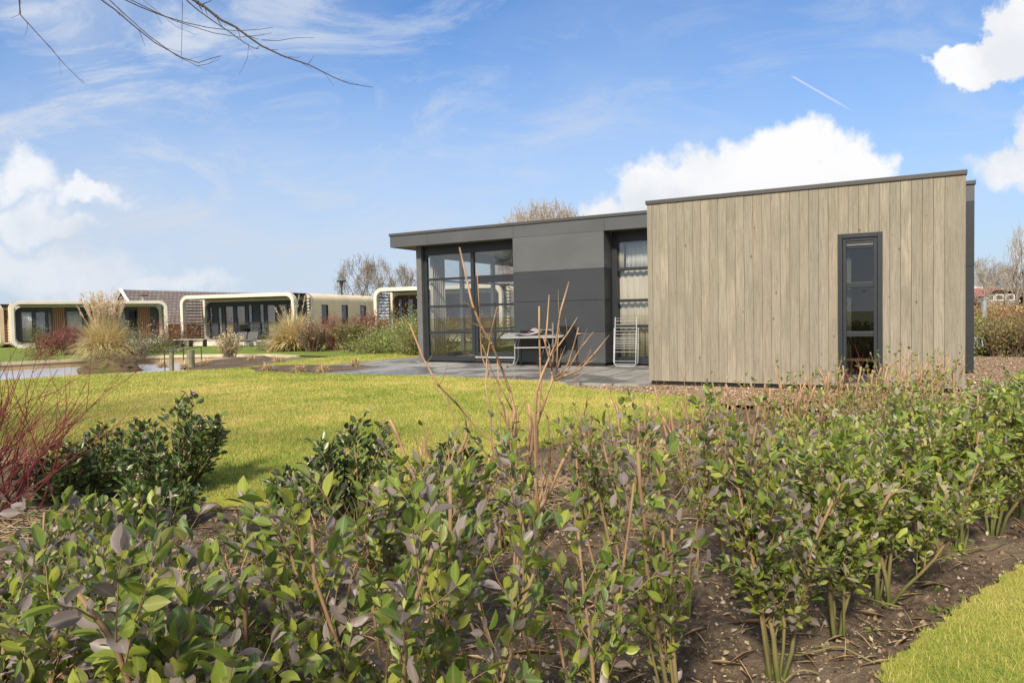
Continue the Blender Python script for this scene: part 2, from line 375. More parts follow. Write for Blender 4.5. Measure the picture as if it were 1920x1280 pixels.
def vboards():
    m, nt, bs, L = _mat('orange_vertical_slats')
    wv = nt.nodes.new('ShaderNodeTexWave'); wv.inputs['Scale'].default_value = 2.6; wv.inputs['Distortion'].default_value = .2
    tc = nt.nodes.new('ShaderNodeTexCoord'); L.new(tc.outputs['Object'], wv.inputs['Vector'])
    L.new(ramp(nt, wv.outputs['Fac'], ((.2, (.09,.04,.02)), (.5, (.24,.12,.06)), (.8, (.30,.16,.08)))), bs.inputs['Base Color']); bs.inputs['Roughness'].default_value = .7
    return m
M['vboards'] = vboards()
M['bluecurtain'] = simple('blue_curtain', (.16,.26,.36), (.12,.20,.30), rough=.8)
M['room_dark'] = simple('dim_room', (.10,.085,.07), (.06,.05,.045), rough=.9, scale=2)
M['room_tan'] = simple('tan_blind', (.30,.25,.18), (.24,.2,.15), rough=.9, scale=2)
M['deck'] = simple('deck_boards', (.42,.38,.32), (.34,.30,.25), rough=.7, scale=6)
M['post'] = simple('weathered_post', (.22,.20,.13), (.14,.13,.07), rough=.9, scale=9, bmp=.5)
M['lamp'] = simple('dark_lamp_metal', (.03,.035,.035), rough=.4)
def rooftile():
    m, nt, bs, L = _mat('brown_roof_tiles')
    tc = nt.nodes.new('ShaderNodeTexCoord'); br = nt.nodes.new('ShaderNodeTexBrick'); L.new(tc.outputs['UV'], br.inputs['Vector'])
    br.inputs['Color1'].default_value = (.19,.155,.135,1); br.inputs['Color2'].default_value = (.25,.21,.185,1); br.inputs['Mortar'].default_value = (.08,.065,.055,1)
    br.inputs['Scale'].default_value = 1; br.inputs['Brick Width'].default_value = .42; br.inputs['Row Height'].default_value = .36; br.inputs['Mortar Size'].default_value = .035
    L.new(br.outputs[0], bs.inputs['Base Color']); bs.inputs['Roughness'].default_value = .8; return m
M['tile'] = rooftile()
M['white_board'] = simple('white_barge_board', (.66,.66,.64), rough=.6)
M['redroof'] = simple('red_roof', (.36,.14,.11), (.28,.11,.09), rough=.8, scale=3)
M['black_board'] = simple('black_boards', (.02,.018,.017), rough=.8)
M['brick'] = simple('red_brick_wall', (.16,.08,.06), (.11,.07,.055), rough=.9, scale=3)

def soilmat():
    m, nt, bs, L = _mat('garden_soil')
    a = nz(nt, 1.3, 6, coord='Object'); b = nz(nt, 22, 8, rough=.7); c_ = nz(nt, 120, 4)
    c = ramp(nt, b, ((.30, (.034,.024,.016)), (.46, (.108,.076,.050)), (.60, (.185,.135,.092)), (.74, (.30,.225,.155))))
    c = mixc(nt, ramp(nt, a, ((.52, (0,0,0)), (.66, (.7,.7,.7)))), c, mixc(nt, c_, (.19,.138,.09), (.32,.24,.16)))
    gr = ramp(nt, nz(nt, 60, 3), ((.66, (0,0,0)), (.72, (1,1,1))))
    c = mixc(nt, mth(nt, 'MULTIPLY', gr, .5), c, (.16,.17,.05))
    L.new(c, bs.inputs['Base Color']); bs.inputs['Roughness'].default_value = .95; bs.inputs['Specular IOR Level'].default_value = .2
    bump(nt, bs, mth(nt, 'ADD', b, mth(nt, 'MULTIPLY', c_, .4)), 1.0, .03); return m
M['soil'] = soilmat()
def lawnmat(name, k=1.0, g=0.0):
    m, nt, bs, L = _mat(name)
    a = nz(nt, .30, 4); b = nz(nt, 1.6, 7, rough=.7); c_ = nz(nt, 60, 4, rough=.7)
    f = mth(nt, 'ADD', mth(nt, 'MULTIPLY', a, .6), mth(nt, 'MULTIPLY', b, .4))
    f = mth(nt, 'SUBTRACT', f, g)
    c = ramp(nt, f, ((.38, (.19*k,.25*k,.045*k)), (.50, (.36*k,.36*k,.07*k)), (.62, (.54*k,.44*k,.15*k))))
    c = mixc(nt, mth(nt, 'MULTIPLY', c_, .5), c, mixc(nt, .5, c, (.12,.12,.02)))
    L.new(c, bs.inputs['Base Color']); bs.inputs['Roughness'].default_value = .9; bs.inputs['Specular IOR Level'].default_value = .15
    bump(nt, bs, c_, .8, .02); return m
M['lawn'] = lawnmat('lawn_turf'); M['lawn_far'] = lawnmat('green_turf', .9, .16)
def blademat():
    m, nt, bs, L = _mat('grass_blades')
    tc = nt.nodes.new('ShaderNodeTexCoord')
    a = nz(nt, .30, 4); b = nz(nt, 1.6, 7, rough=.7)
    f = mth(nt, 'ADD', mth(nt, 'MULTIPLY', a, .6), mth(nt, 'MULTIPLY', b, .4))
    f = mth(nt, 'ADD', f, mth(nt, 'MULTIPLY', mth(nt, 'SUBTRACT', attr(nt), .5), .30))
    c = ramp(nt, f, ((.35, (.19,.285,.045)), (.48, (.40,.425,.080)), (.58, (.60,.51,.16)), (.72, (.70,.56,.25))))
    L.new(c, bs.inputs['Base Color']); bs.inputs['Roughness'].default_value = .6; bs.inputs['Specular IOR Level'].default_value = .25
    tr = nt.nodes.new('ShaderNodeBsdfTranslucent'); L.new(c, tr.inputs[0]); mx = nt.nodes.new('ShaderNodeMixShader'); mx.inputs[0].default_value = .3
    L.new(bs.outputs[0], mx.inputs[1]); L.new(tr.outputs[0], mx.inputs[2]); L.new(mx.outputs[0], nt.nodes['Material Output'].inputs[0]); return m
M['blade'] = blademat()
def chipmat():
    m, nt, bs, L = _mat('wood_chip_gravel')
    vo = nt.nodes.new('ShaderNodeTexVoronoi'); vo.inputs['Scale'].default_value = 22
    tc = nt.nodes.new('ShaderNodeTexCoord'); L.new(tc.outputs['Object'], vo.inputs['Vector'])
    sp = nt.nodes.new('ShaderNodeSeparateColor'); L.new(vo.outputs['Color'], sp.inputs[0])
    c = ramp(nt, sp.outputs[0], ((0, (.20,.11,.06)), (.35, (.38,.25,.14)), (.7, (.50,.37,.24)), (1, (.60,.48,.35))))
    c = mixc(nt, ramp(nt, vo.outputs['Distance'], ((.3, (0,0,0)), (.7, (.8,.8,.8)))), c, (.12,.07,.04))
    L.new(c, bs.inputs['Base Color']); bs.inputs['Roughness'].default_value = .9; bump(nt, bs, vo.outputs['Distance'], 1, .03); return m
M['chips'] = chipmat()
M['chip'] = leafmat('wood_chips', [(.30,.17,.09),(.44,.29,.17),(.55,.42,.28),(.38,.24,.13),(.62,.52,.40)], .0, .8)
def patiomat():
    m, nt, bs, L = _mat('slate_patio_tiles')
    tc = nt.nodes.new('ShaderNodeTexCoord'); br = nt.nodes.new('ShaderNodeTexBrick'); L.new(tc.outputs['Object'], br.inputs['Vector'])
    br.offset = 0; br.inputs['Scale'].default_value = 1; br.inputs['Brick Width'].default_value = .6; br.inputs['Row Height'].default_value = .6; br.inputs['Mortar Size'].default_value = .018
    br.inputs['Color1'].default_value = (.265,.25,.225,1); br.inputs['Color2'].default_value = (.35,.335,.305,1); br.inputs['Mortar'].default_value = (.05,.05,.045,1)
    a = nz(nt, .8, 5, dist=.4); f = ramp(nt, a, ((.48, (0,0,0)), (.56, (1,1,1))))
    c = mixc(nt, mth(nt, 'MULTIPLY', nz(nt, 14, 5), .35), br.outputs[0], (.18,.17,.15))
    c = mixc(nt, mth(nt, 'MULTIPLY', f, .6), c, (.07,.066,.06))
    L.new(c, bs.inputs['Base Color'])
    L.new(ramp(nt, f, ((0, (.75,.75,.75)), (1, (.32,.32,.32)))), bs.inputs['Roughness']); bump(nt, bs, br.outputs['Fac'], -.4, .01); return m
M['patio'] = patiomat()
def watermat():
    m, nt, bs, L = _mat('pond_water')
    bs.inputs['Base Color'].default_value = (.42,.44,.47,1); bs.inputs['Roughness'].default_value = .2; bs.inputs['Specular IOR Level'].default_value = 1.0; bs.inputs['IOR'].default_value = 1.5
    bump(nt, bs, nz(nt, 9, 6, stretch=(1, 2.2, 1)), .55, .03); return m
M['water'] = watermat()
M['bank'] = simple('timber_bank_boards', (.36,.27,.16), (.27,.20,.11), rough=.8, scale=2, bmp=.2)
M['bankcap'] = simple('timber_bank_cap', (.50,.42,.28), (.42,.34,.21), rough=.8, scale=3)
def rockmat():
    m, nt, bs, L = _mat('mossy_mound')
    c = ramp(nt, nz(nt, 5, 6), ((.3, (.05,.03,.018)), (.5, (.15,.10,.05)), (.62, (.11,.12,.025)), (.8, (.20,.15,.07))))
    L.new(c, bs.inputs['Base Color']); bs.inputs['Roughness'].default_value = .95; bump(nt, bs, nz(nt, 30, 6), 1, .06); return m
M['rock'] = rockmat()
M['stone'] = simple('pale_stones', (.5,.45,.38), (.35,.3,.25), rough=.8, scale=9)

G1, G2, G3 = (.075,.150,.018), (.13,.215,.022), (.150,.205,.022)
M['privet'] = leafmat('privet_leaves', [(.095,.17,.022), (.15,.235,.028), (.27,.32,.035), (.19,.26,.028), (.27,.22,.215), (.10,.17,.045), (.30,.33,.045), (.17,.135,.135), (.24,.27,.07), (.29,.245,.235)], .32, .42)
M['privet_far'] = leafmat('green_privet_leaves', [(.14,.23,.028), (.22,.31,.035), (.30,.37,.045), (.38,.42,.07), (.17,.26,.035), (.34,.31,.22), (.11,.19,.03), (.34,.39,.055), (.20,.29,.045), (.43,.42,.20), (.38,.35,.27)], .32, .42)
M['darkleaf'] = leafmat('glossy_dark_leaves', [(.028,.068,.022), (.045,.095,.025), (.065,.13,.028), (.032,.07,.028), (.10,.17,.03), (.16,.23,.04)], .15, .32)
M['flower'] = leafmat('flower_heads', [(.55,.42,.32), (.62,.55,.40), (.50,.26,.24), (.68,.62,.5)], .2, .8)
M['straw'] = leafmat('straw', [(.50,.36,.20), (.62,.47,.28), (.42,.29,.16), (.70,.56,.35)], .15, .8, (.4,.3,.18))
M['pampas'] = leafmat('pampas_blades', [(.66,.52,.27), (.76,.62,.34), (.80,.66,.40), (.58,.52,.22), (.60,.53,.26), (.70,.55,.29)], .3, .7, (.5,.38,.2))
M['plume'] = leafmat('pampas_plumes', [(.76,.60,.42), (.82,.68,.50), (.66,.52,.36)], .35, .9, (.6,.46,.32))
M['needle'] = leafmat('conifer_foliage', [(.035,.065,.02), (.06,.10,.025), (.10,.13,.03), (.05,.08,.03)], .1, .7)
M['paleleaf'] = leafmat('pale_tipped_leaves', [(.42,.40,.24), (.50,.46,.30), (.06,.11,.025), (.035,.07,.02), (.05,.09,.025)], .2, .6)
M['olive'] = leafmat('olive_foliage', [(.14,.15,.03), (.20,.20,.045), (.10,.11,.025), (.26,.20,.08)], .2, .7)
M['brownleaf'] = leafmat('brown_winter_foliage', [(.24,.14,.08), (.30,.18,.11), (.17,.11,.05), (.22,.20,.07), (.34,.22,.12)], .15, .8)
M['redleaf'] = leafmat('red_brown_foliage', [(.22,.08,.06), (.28,.11,.07), (.17,.07,.04), (.30,.16,.09)], .15, .8)
M['orangeleaf'] = leafmat('orange_reeds', [(.52,.30,.14), (.44,.25,.12), (.58,.38,.2)], .15, .8)
M['mixedleaf'] = leafmat('olive_brown_foliage', [(.22,.20,.06), (.28,.22,.09), (.16,.16,.04), (.30,.20,.10), (.13,.14,.035), (.33,.27,.10)], .15, .8)
M['weed'] = leafmat('small_weeds', [(.12,.20,.03), (.20,.28,.05), (.28,.34,.10)], .3, .6)
M['litter'] = leafmat('dead_leaves_and_chips', [(.30,.21,.13), (.42,.33,.20), (.20,.13,.08), (.50,.46,.25), (.36,.30,.22)], .1, .8)
M['stem'] = stemmat('privet_stems', (.30,.19,.10), (.20,.125,.06), (.085,.105,.018), .30)
M['stem2'] = stemmat('cut_straw_stems', (.42,.26,.14), (.30,.18,.09), (.15,.14,.04), .22)
M['redstem'] = stemmat('red_dogwood_stems', (.19,.028,.028), (.115,.022,.018))
M['redstem_far'] = stemmat('dusky_red_stems', (.22,.07,.06), (.16,.05,.05))
M['brownstem'] = stemmat('brown_twigs', (.20,.14,.09), (.13,.09,.06))
M['bark'] = simple('grey_brown_bark', (.24,.195,.155), (.17,.135,.105), rough=.9, scale=5)
M['bark2'] = simple('pale_twig_bark', (.37,.31,.245), (.28,.23,.18), rough=.9, scale=5)
M['bark3'] = simple('dark_branch_bark', (.075,.055,.045), (.05,.04,.03), rough=.9, scale=20)
exec_stage = 'built'

# ================================================================ the setting
def inpoly(P, poly):
    P = np.asarray(P)[:, :2]; c = np.zeros(len(P), bool); n = len(poly)
    for i in range(n):
        x0, y0 = poly[i][:2]; x1, y1 = poly[(i+1) % n][:2]
        if y0 == y1: continue
        k = ((y0 > P[:, 1]) != (y1 > P[:, 1])) & (P[:, 0] < (x1-x0)*(P[:, 1]-y0)/(y1-y0)+x0)
        c ^= k
    return c
from mathutils.geometry import tessellate_polygon
def sheet(name, pts, z, mat, skirt=0.0, **kw):
    """flat polygon at height z with an optional vertical edge going down"""
    P = [Vector((p[0], p[1], z)) for p in pts]; b = MB()
    n = len(P); b.v = [tuple(p) for p in P]
    for t in tessellate_polygon([P]): 
        a_, b_, c_ = (P[i] for i in t)
        if (b_-a_).cross(c_-a_).z < 0: t = (t[0], t[2], t[1])
        b.f.append(tuple(t)); b.r.append(.5)
    if skirt > 0:
        for i in range(n):
            j = (i+1) % n; p, q = P[i], P[j]; b.face([p, q, (q.x, q.y, z-skirt), (p.x, p.y, z-skirt)])
    return b.build(name, mat, **kw)
def hnoise(x, y, s, seed=0):
    """cheap smooth value noise on numpy arrays"""
    xs, ys = x*s, y*s; xi, yi = np.floor(xs).astype(int), np.floor(ys).astype(int); fx, fy = xs-xi, ys-yi
    fx = fx*fx*(3-2*fx); fy = fy*fy*(3-2*fy)
    def h(i, j):
        v = np.sin(i*127.1 + j*311.7 + seed*74.7)*43758.5453; return v-np.floor(v)
    return (h(xi, yi)*(1-fx)+h(xi+1, yi)*fx)*(1-fy) + (h(xi, yi+1)*(1-fx)+h(xi+1, yi+1)*fx)*fy

def grid_mesh(name, xs, ys, zf, mat, **kw):
    X, Y = np.meshgrid(xs, ys); Z = zf(X, Y); V = np.stack([X, Y, Z], -1).reshape(-1, 3); nx, ny = len(xs), len(ys)
    i = np.arange(nx-1); j = np.arange(ny-1); I, J = np.meshgrid(i, j); a = (J*nx+I).ravel()
    Q = np.stack([a, a+1, a+1+nx, a+nx], -1)
    return tri_mesh(name, V, Q, np.full(len(Q), .5), mat, smooth=True, **kw)
def zfar(x, y):
    """land behind the pond lies a little lower than the garden"""
    t = np.clip((y-23)/17, 0, 1); s = np.clip((2-x)/6, 0, 1); return -.22*t*t*(3-2*t)*s
def zground(X, Y):
    z = zfar(X, Y) - .03
    inp = np.clip((X+44)/2, 0, 1)*np.clip((-8.6-X)/.8, 0, 1)*np.clip((Y-13.5)/2, 0, 1)*np.clip((29-Y)/2, 0, 1)
    bed = np.clip((X+8)/1, 0, 1)*np.clip((10.5-X)/1, 0, 1)*np.clip((Y+1)/1, 0, 1)*np.clip((10-Y)/1, 0, 1)
    return z - .6*inp - .12*bed
gx = np.concatenate([np.linspace(-900, -70, 12), np.linspace(-60, 60, 81), np.linspace(70, 900, 12)])
gy = np.concatenate([np.linspace(-300, -40, 6), np.linspace(-20, 60, 54), np.linspace(70, 1500, 16)])
def groundmat():
    m, nt, bs, L = _mat('rough_ground')
    c = ramp(nt, nz(nt, .15, 6), ((.35, (.10,.13,.03)), (.6, (.17,.16,.06)), (.75, (.16,.11,.07))))
    L.new(c, bs.inputs['Base Color']); bs.inputs['Roughness'].default_value = 1; return m
grid_mesh('ground', gx, gy, zground, groundmat(), kind='structure')
# soil bed round the hedge, with real clods close to the camera
def zsoil(X, Y):
    a = hnoise(X, Y, 2.2, 1)*.020 + hnoise(X, Y, 6, 2)**2*.050 + hnoise(X, Y, 15, 3)**2*.035 + hnoise(X, Y, 33, 5)*.016
    return np.minimum(a - .068, .006)
grid_mesh('soil_bed', np.arange(-6.5, 9, .03), np.arange(.3, 9.0, .03), zsoil, M['soil'], kind='structure')

LAWN_PX = [(-260, 862), (60, 852), (240, 915), (500, 935), (700, 925), (850, 868), (930, 850), (1080, 812), (1180, 795), (1330, 768), (1352, 748),
           (1200, 738), (1085, 728), (1040, 716), (830, 706), (610, 700.5), (540, 699), (480, 696), (466, 690), (500, 685), (560, 682), (625, 682.5), (785, 668.5),
           (792, 663), (700, 664.5), (620, 669), (540, 677), (480, 687), (400, 693), (345, 695), (250, 699), (150, 703), (0, 713), (-300, 730)]
LAWN = [G(x, y, .03)[:2] for x, y in LAWN_PX]
def ragged(poly, step, amp, seed, rng_):
    g = np.random.default_rng(seed); out = []; n = len(poly)
    for i in range(n):
        p, q = np.array(poly[i][:2]), np.array(poly[(i+1) % n][:2]); out.append(tuple(p)); L_ = np.linalg.norm(q-p)
        if not (rng_[0] <= i < rng_[1]): continue
        m = int(L_/step); t = (q-p)/L_; nn = np.array([-t[1], t[0]])
        for k in range(1, m): out.append(tuple(p+(q-p)*k/m+nn*(g.random()-.5)*2*amp+t*(g.random()-.5)*step*.4))
    return out
LAWN = ragged(LAWN, .16, .05, 5, (0, 10))
sheet('lawn', LAWN, .03, M['lawn'], skirt=.5, kind='structure')
LAWN2 = [(1.02, 2.02), (1.22, 2.34), (1.75, 2.78), (2.40, 3.29), (3.4, 4.15), (4.6, 5.2), (9, 8.6), (10, 4), (4, .6), (1, .4), (.75, 1.4)]
LAWN2 = ragged(LAWN2, .035, .016, 6, (0, 6))
sheet('lawn_strip', LAWN2, .012, M['lawn'], kind='structure')
W0 = G(-60, 700, -.12)
sheet('pond_water', [(-46, 13.5), (-8.6, 13.5), (-8.6, 29), (-46, 29)], -.27, M['water'], kind='structure')
# far bank: timber edging and the turf behind it
BANK_PX = [(-420, 694), (-150, 686), (0, 680), (170, 671.5), (300, 666.5), (400, 664.5), (510, 664), (560, 667)]
BK = [G(x, y, 0.0)[:2] for x, y in BANK_PX]
bk = empty('timber_edging', (BK[2][0], BK[2][1], 0), 0, 'tan timber edging along the far bank of the pond', 'edging')
b = MB(); c = MB(); off = np.array([BK[2][0], BK[2][1]])
for i in range(len(BK)-1):
    p, q = BK[i]-off, BK[i+1]-off; t = (q-p)/np.linalg.norm(q-p); n = np.array([t[1], -t[0]])*.05
    for mb, w_, z0, z1 in ((b, 1, -.5, -.092), (c, 1.8, -.09, .015)):
        a0, a1, b0, b1 = p+n*w_, q+n*w_, p-n*w_, q-n*w_
        lo = [(*a0, z0), (*a1, z0), (*b1, z0), (*b0, z0)]; hi = [(x, y, z1) for x, y, _ in lo]
        k = len(mb.v); mb.v += lo+hi
        for f in ((0,3,2,1),(4,5,6,7),(0,1,5,4),(1,2,6,5),(2,3,7,6),(3,0,4,7)): mb.f.append(tuple(k+x for x in f)); mb.r.append(.5)
b.build('board', M['bank'], bk); c.build('cap', M['bankcap'], bk)
V = []; rows = (0, .12, .3, .6, 1.0, 3.0); BK = BK+[G(640, 669, 0)[:2], G(800, 664, 0)[:2]]
for p in BK:
    p1 = np.array([p[0]*2.0, 44.]) ; 
    for r_ in rows:
        q = p*(1-r_)+p1*r_ if r_ <= 1 else np.array([p1[0]*2.2, 160.])
        V.append((q[0], q[1], zfar(q[0], q[1]) + .012))
nr = len(rows); Q = [(i*nr+j, (i+1)*nr+j, (i+1)*nr+j+1, i*nr+j+1) for i in range(len(BK)-1) for j in range(nr-1)]
tri_mesh('far_lawn', np.array(V), np.array(Q), np.full(len(Q), .5), M['lawn_far'], smooth=False, kind='structure')

# ================================================================ the house
HA = math.radians(-28.76); HP = G(1217, 722)
hd = np.array([math.cos(HA), math.sin(HA), 0]); hn = np.array([-math.sin(HA), math.cos(HA), 0])
def HW(s, t, z=0.): return HP + s*hd + t*hn + np.array([0, 0, z])
house = empty('holiday_home', tuple(HP), HA, 'modern flat roofed holiday home with grey panels and a weathered board clad wing', 'house')
# --- board clad wing
g = np.random.default_rng(3); b = MB(); s = 0.0; WS0, WS1, WZ0, WZ1 = 2.90, 3.49, .13, 2.32
edges = [0, .085]; 
while edges[-1] < 4.5-.18: edges.append(edges[-1]+.1345)
edges[-1] = 4.5
for i in range(len(edges)-1):
    a, e = edges[i]+.0022, edges[i+1]-.0022; dep = g.random()*.004; r = g.random()
    a2, e2 = max(a, WS0), min(e, WS1)
    if a2 < e2:       # board meets the window: cut it round the opening
        b.box(a, e, dep, .03, WZ1, 3.035, r); b.box(a, e, dep, .03, .08, WZ0, r)
        if a < WS0-.004: b.box(a, WS0, dep, .03, WZ0, WZ1, r)
        if e > WS1+.004: b.box(WS1, e, dep, .03, WZ0, WZ1, r)
    else: b.box(a, e, dep, .03, .08, 3.035, r)
for i in range(22): # side faces of the wing
    r = g.random(); b.box(0, .03, .032+i*.158, .032+i*.158+.153, .08, 3.035, r); b.box(4.47, 4.5, .032+i*.158, .032+i*.158+.153, .08, 3.035, g.random())
b.build('board_cladding', M['clad'], house)
b = MB()   # dark backing and plinth
b.box(.035, WS0-.003, .034, .12, .02, 3.02); b.box(WS1+.003, 4.465, .034, .12, .02, 3.02); b.box(WS0-.003, WS1+.003, .034, .12, .02, WZ0-.003); b.box(WS0-.003, WS1+.003, .034, .12, WZ1+.003, 3.02)
b.box(.04, 4.46, .125, 3.5, -.1, .075); b.box(.035, .12, .125, 3.48, .08, 3.0); b.box(4.38, 4.465, .125, 3.48, .08, 3.0)
b.build('plinth', M['darker'], house)
b = MB(); b.box(-.02, 4.515, -.02, 3.6, 3.02, 3.085); b.build('coping', M['coping'], house, bevel=.006)
b = MB(); b.box(.05, 4.45, .05, 3.55, 2.92, 3.015); b.build('roof', M['plaster'], house)
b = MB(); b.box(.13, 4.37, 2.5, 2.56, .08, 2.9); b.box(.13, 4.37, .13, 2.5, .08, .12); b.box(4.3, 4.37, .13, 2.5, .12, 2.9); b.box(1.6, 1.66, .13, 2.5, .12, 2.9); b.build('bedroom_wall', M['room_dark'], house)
def frame(mb, s0, s1, z0, z1, t0, t1, w_, wb=None):
    wb = wb or w_
    mb.box(s0, s0+w_, t0, t1, z0, z1); mb.box(s1-w_, s1, t0, t1, z0, z1); mb.box(s0+w_, s1-w_, t0, t1, z1-w_, z1); mb.box(s0+w_, s1-w_, t0, t1, z0, z0+wb)
win = MB(); frame(win, WS0+.003, WS1-.003, WZ0+.003, WZ1-.003, -.015, .10, .062, .06); win = win.build('window', M['dark'], house, bevel=.003)
sash = MB(); frame(sash, WS0+.07, WS1-.07, WZ0+.066, WZ1-.067, .004, .085, .045, .05)
for z in (.81, 1.53): sash.box(WS0+.116, WS1-.116, .012, .08, z, z+.075)
sash.box(WS0+.116, WS1-.116, .012, .08, 2.10, 2.20)
sash.build('frame', M['dark'], win, bevel=.003)
b = MB(); b.box(WS0+.12, WS1-.12, -.004, .011, 2.135, 2.16); b.build('trickle_vent', M['grey_pillar'], win, bevel=.004)
for z0, z1 in ((.247, .809), (.886, 1.529), (1.606, 2.099)):
    b = MB(); b.box(WS0+.113, WS1-.113, .042, .050, z0, z1); b.build('pane', M['glass_dark'], win)
b = MB(); b.box(WS0+.05, WS1-.05, .16, .30, .44, .475); b.build('window_board', M['sill'], house)
def curtain(name, p0, p1, z0, z1, mat, parent, folds=8, amp=.035, seed=0, thick=True, **kw):
    gg = np.random.default_rng(seed); n = folds*8; p0 = np.array(p0, float); p1 = np.array(p1, float); t = p1-p0; L_ = np.linalg.norm(t); t /= L_; nn = np.array([-t[1], t[0]])
    ph = np.cumsum(.6+gg.random(n+1)*.9); ph = ph/ph[-1]*folds*2*math.pi
    V = []
    for i in range(n+1):
        o_ = amp*math.sin(ph[i])*(.6+.4*math.sin(i*.9+seed)); q = p0+t*L_*i/n+nn*o_
        V += [(q[0], q[1], z0), (q[0]+nn[0]*o_*-.3, q[1]+nn[1]*o_*-.3, z1)]
    Q = [(2*i, 2*i+2, 2*i+3, 2*i+1) for i in range(n)]
    o = tri_mesh(name, np.array(V), np.array(Q), np.full(len(Q), .5), mat, parent, **kw)
    sl = o.modifiers.new('thickness', 'SOLIDIFY'); sl.thickness = .004
    return o
curtain('curtain', (WS0+.10, .17), (WS0+.17, .20), .30, 2.25, M['curtain'], house, 3, .012, 4)
# --- grey main volume
T0, TW = 3.5, 4.0
b = MB()
for a, e in ((-8.18, -6.973), (-6.967, -4.453), (-4.447, -2.123), (-2.117, 0.4), (.406, 2.6), (2.606, 4.87)): b.box(a, e, T0, T0+.05, 3.085, 3.375)
b.box(-8.18, -8.13, T0+.052, 9.6, 3.085, 3.375); b.box(4.82, 4.87, T0+.052, 9.6, 3.085, 3.375); b.box(-8.12, 4.81, 9.55, 9.6, 3.085, 3.375)
b.build('fascia', M['fascia'], house)
b = MB(); b.box(-8.205, 4.89, T0-.025, 9.63, 3.378, 3.45); b.build('coping', M['coping'], house, bevel=.008)
b = MB(); b.box(-8.125, -7.56, T0+.053, 9.54, 3.10, 3.37); b.box(-7.558, -4.47, T0+.053, TW-.002, 3.10, 3.37); b.build('soffit', M['soffit'], house)
b = MB(); b.box(-2.12, .0, T0+.053, TW-.002, 3.10, 3.37); b.build('soffit', M['soffit'], house)
b = MB(); b.box(-7.558, 4.8, TW, 9.5, 3.11, 3.36); b.box(-4.468, -2.122, T0+.06, TW-.002, 3.11, 3.36); b.box(0.002, 4.8, T0+.06, TW-.002, 3.11, 3.36); b.build('roof', M['plaster'], house)
for z0, z1, mk in ((2.255, 3.08, 'panel_light'), (1.54, 2.247, 'panel_dark'), (.815, 1.532, 'panel_dark'), (.10, .807, 'panel_mid')):
    b = MB(); b.box(-4.47, -2.135, T0, TW-.03, z0, z1); b.build('cladding_panel', M[mk], house, bevel=.003)
b = MB(); b.box(-4.44, -2.16, T0+.02, TW-.04, .0, 3.08); b.box(-7.6, -2.1, TW+.03, TW+.1, -.05, .045); b.box(-2.1, -.02, TW+.03, TW+.1, -.05, .045); b.build('plinth', M['darker'], house)
b = MB(); b.box(4.52, 4.87, T0, T0+.2, .07, 1.93); b.box(4.52, 4.87, T0, T0+.2, 1.937, 3.08); b.box(4.80, 4.87, T0+.203, 9.5, .07, 3.08); b.build('end_panel', M['dark'], house)
b = MB(); b.box(-7.62, -7.46, TW-.12, TW+.06, .02, 3.095); b.build('corner_pillar', M['grey_pillar'], house, bevel=.004)
# window wall left: fixed window and glazed door
wl = MB(); wl.box(-7.455, -4.472, TW-.02, TW+.07, 2.86, 3.095)
wl.box(-7.455, -7.35, TW-.02, TW+.07, .06, 2.855); wl.box(-7.345, -5.985, TW-.02, TW+.07, .06, .185); wl.box(-5.98, -5.885, TW-.02, TW+.07, .06, 2.855)
for z in (.775, 1.465, 2.185): wl.box(-7.345, -5.985, TW, TW+.05, z, z+.062)
wl = wl.build('window', M['dark'], house, bevel=.003)
for z0, z1 in ((.19, .772), (.84, 1.462), (1.53, 2.182), (2.25, 2.853)):
    b = MB(); b.box(-7.345, -5.985, TW+.02, TW+.032, z0, z1); b.build('pane', M['glass'], wl)
dr = MB(); dr.box(-5.88, -5.80, TW-.005, TW+.06, .19, 2.175); dr.box(-5.795, -4.473, TW-.005, TW+.06, .19, .29); dr.box(-5.88, -4.473, TW-.01, TW+.06, 2.18, 2.255)
dr.box(-5.795, -4.473, TW-.005, TW+.06, 2.07, 2.176)
for z in (.80, 1.475): dr.box(-5.795, -4.473, TW+.005, TW+.05, z, z+.062)
dr.box(-5.88, -4.473, TW-.02, TW+.07, .05, .148)
dr = dr.build('glazed_door', M['dark'], house, bevel=.003)
for z0, z1, s0 in ((.293, .797, -5.795), (.865, 1.472, -5.795), (1.54, 2.067, -5.795), (2.258, 2.855, -5.88)):
    b = MB(); b.box(s0, -4.475, TW+.02, TW+.032, z0, z1); b.build('pane', M['glass'], dr)
b = MB(); b.box(-5.87, -4.476, TW-.045, TW+.0, .152, .186); b.build('threshold', M['white'], dr)
# recess window
wr = MB(); wr.box(-2.128, -2.005, TW-.02, TW+.07, .06, 3.095); wr.box(-2.0, -.02, TW-.02, TW+.07, 2.86, 3.095); wr.box(-2.0, -.02, TW-.02, TW+.07, .06, .20); wr.box(-.62, -.02, TW-.02, TW+.07, .205, 2.855)
for z in (.885, 1.475, 2.195): wr.box(-2.0, -.625, TW, TW+.05, z, z+.07)
wr = wr.build('window', M['dark'], house, bevel=.003)
for z0, z1 in ((.205, .88), (.96, 1.47), (1.55, 2.19), (2.27, 2.853)):
    b = MB(); b.box(-2.0, -.625, TW+.02, TW+.032, z0, z1); b.build('pane', M['glass'], wr)
curtain('curtain', (-2.02, TW+.16), (-.5, TW+.16), .22, 2.24, M['curtain'], house, 11, .04, 1)
curtain('curtain', (-1.86, TW+.20), (-.5, TW+.20), 2.2, 2.84, M['sheer'], house, 14, .03, 6)
curtain('curtain', (-2.02, TW+.12), (-1.88, TW+.12), 2.2, 2.84, M['curtain'], house, 2, .02, 9)
curtain('curtain', (-7.33, TW+.12), (-7.30, TW+.74), .12, 2.84, M['curtain'], house, 7, .035, 2)
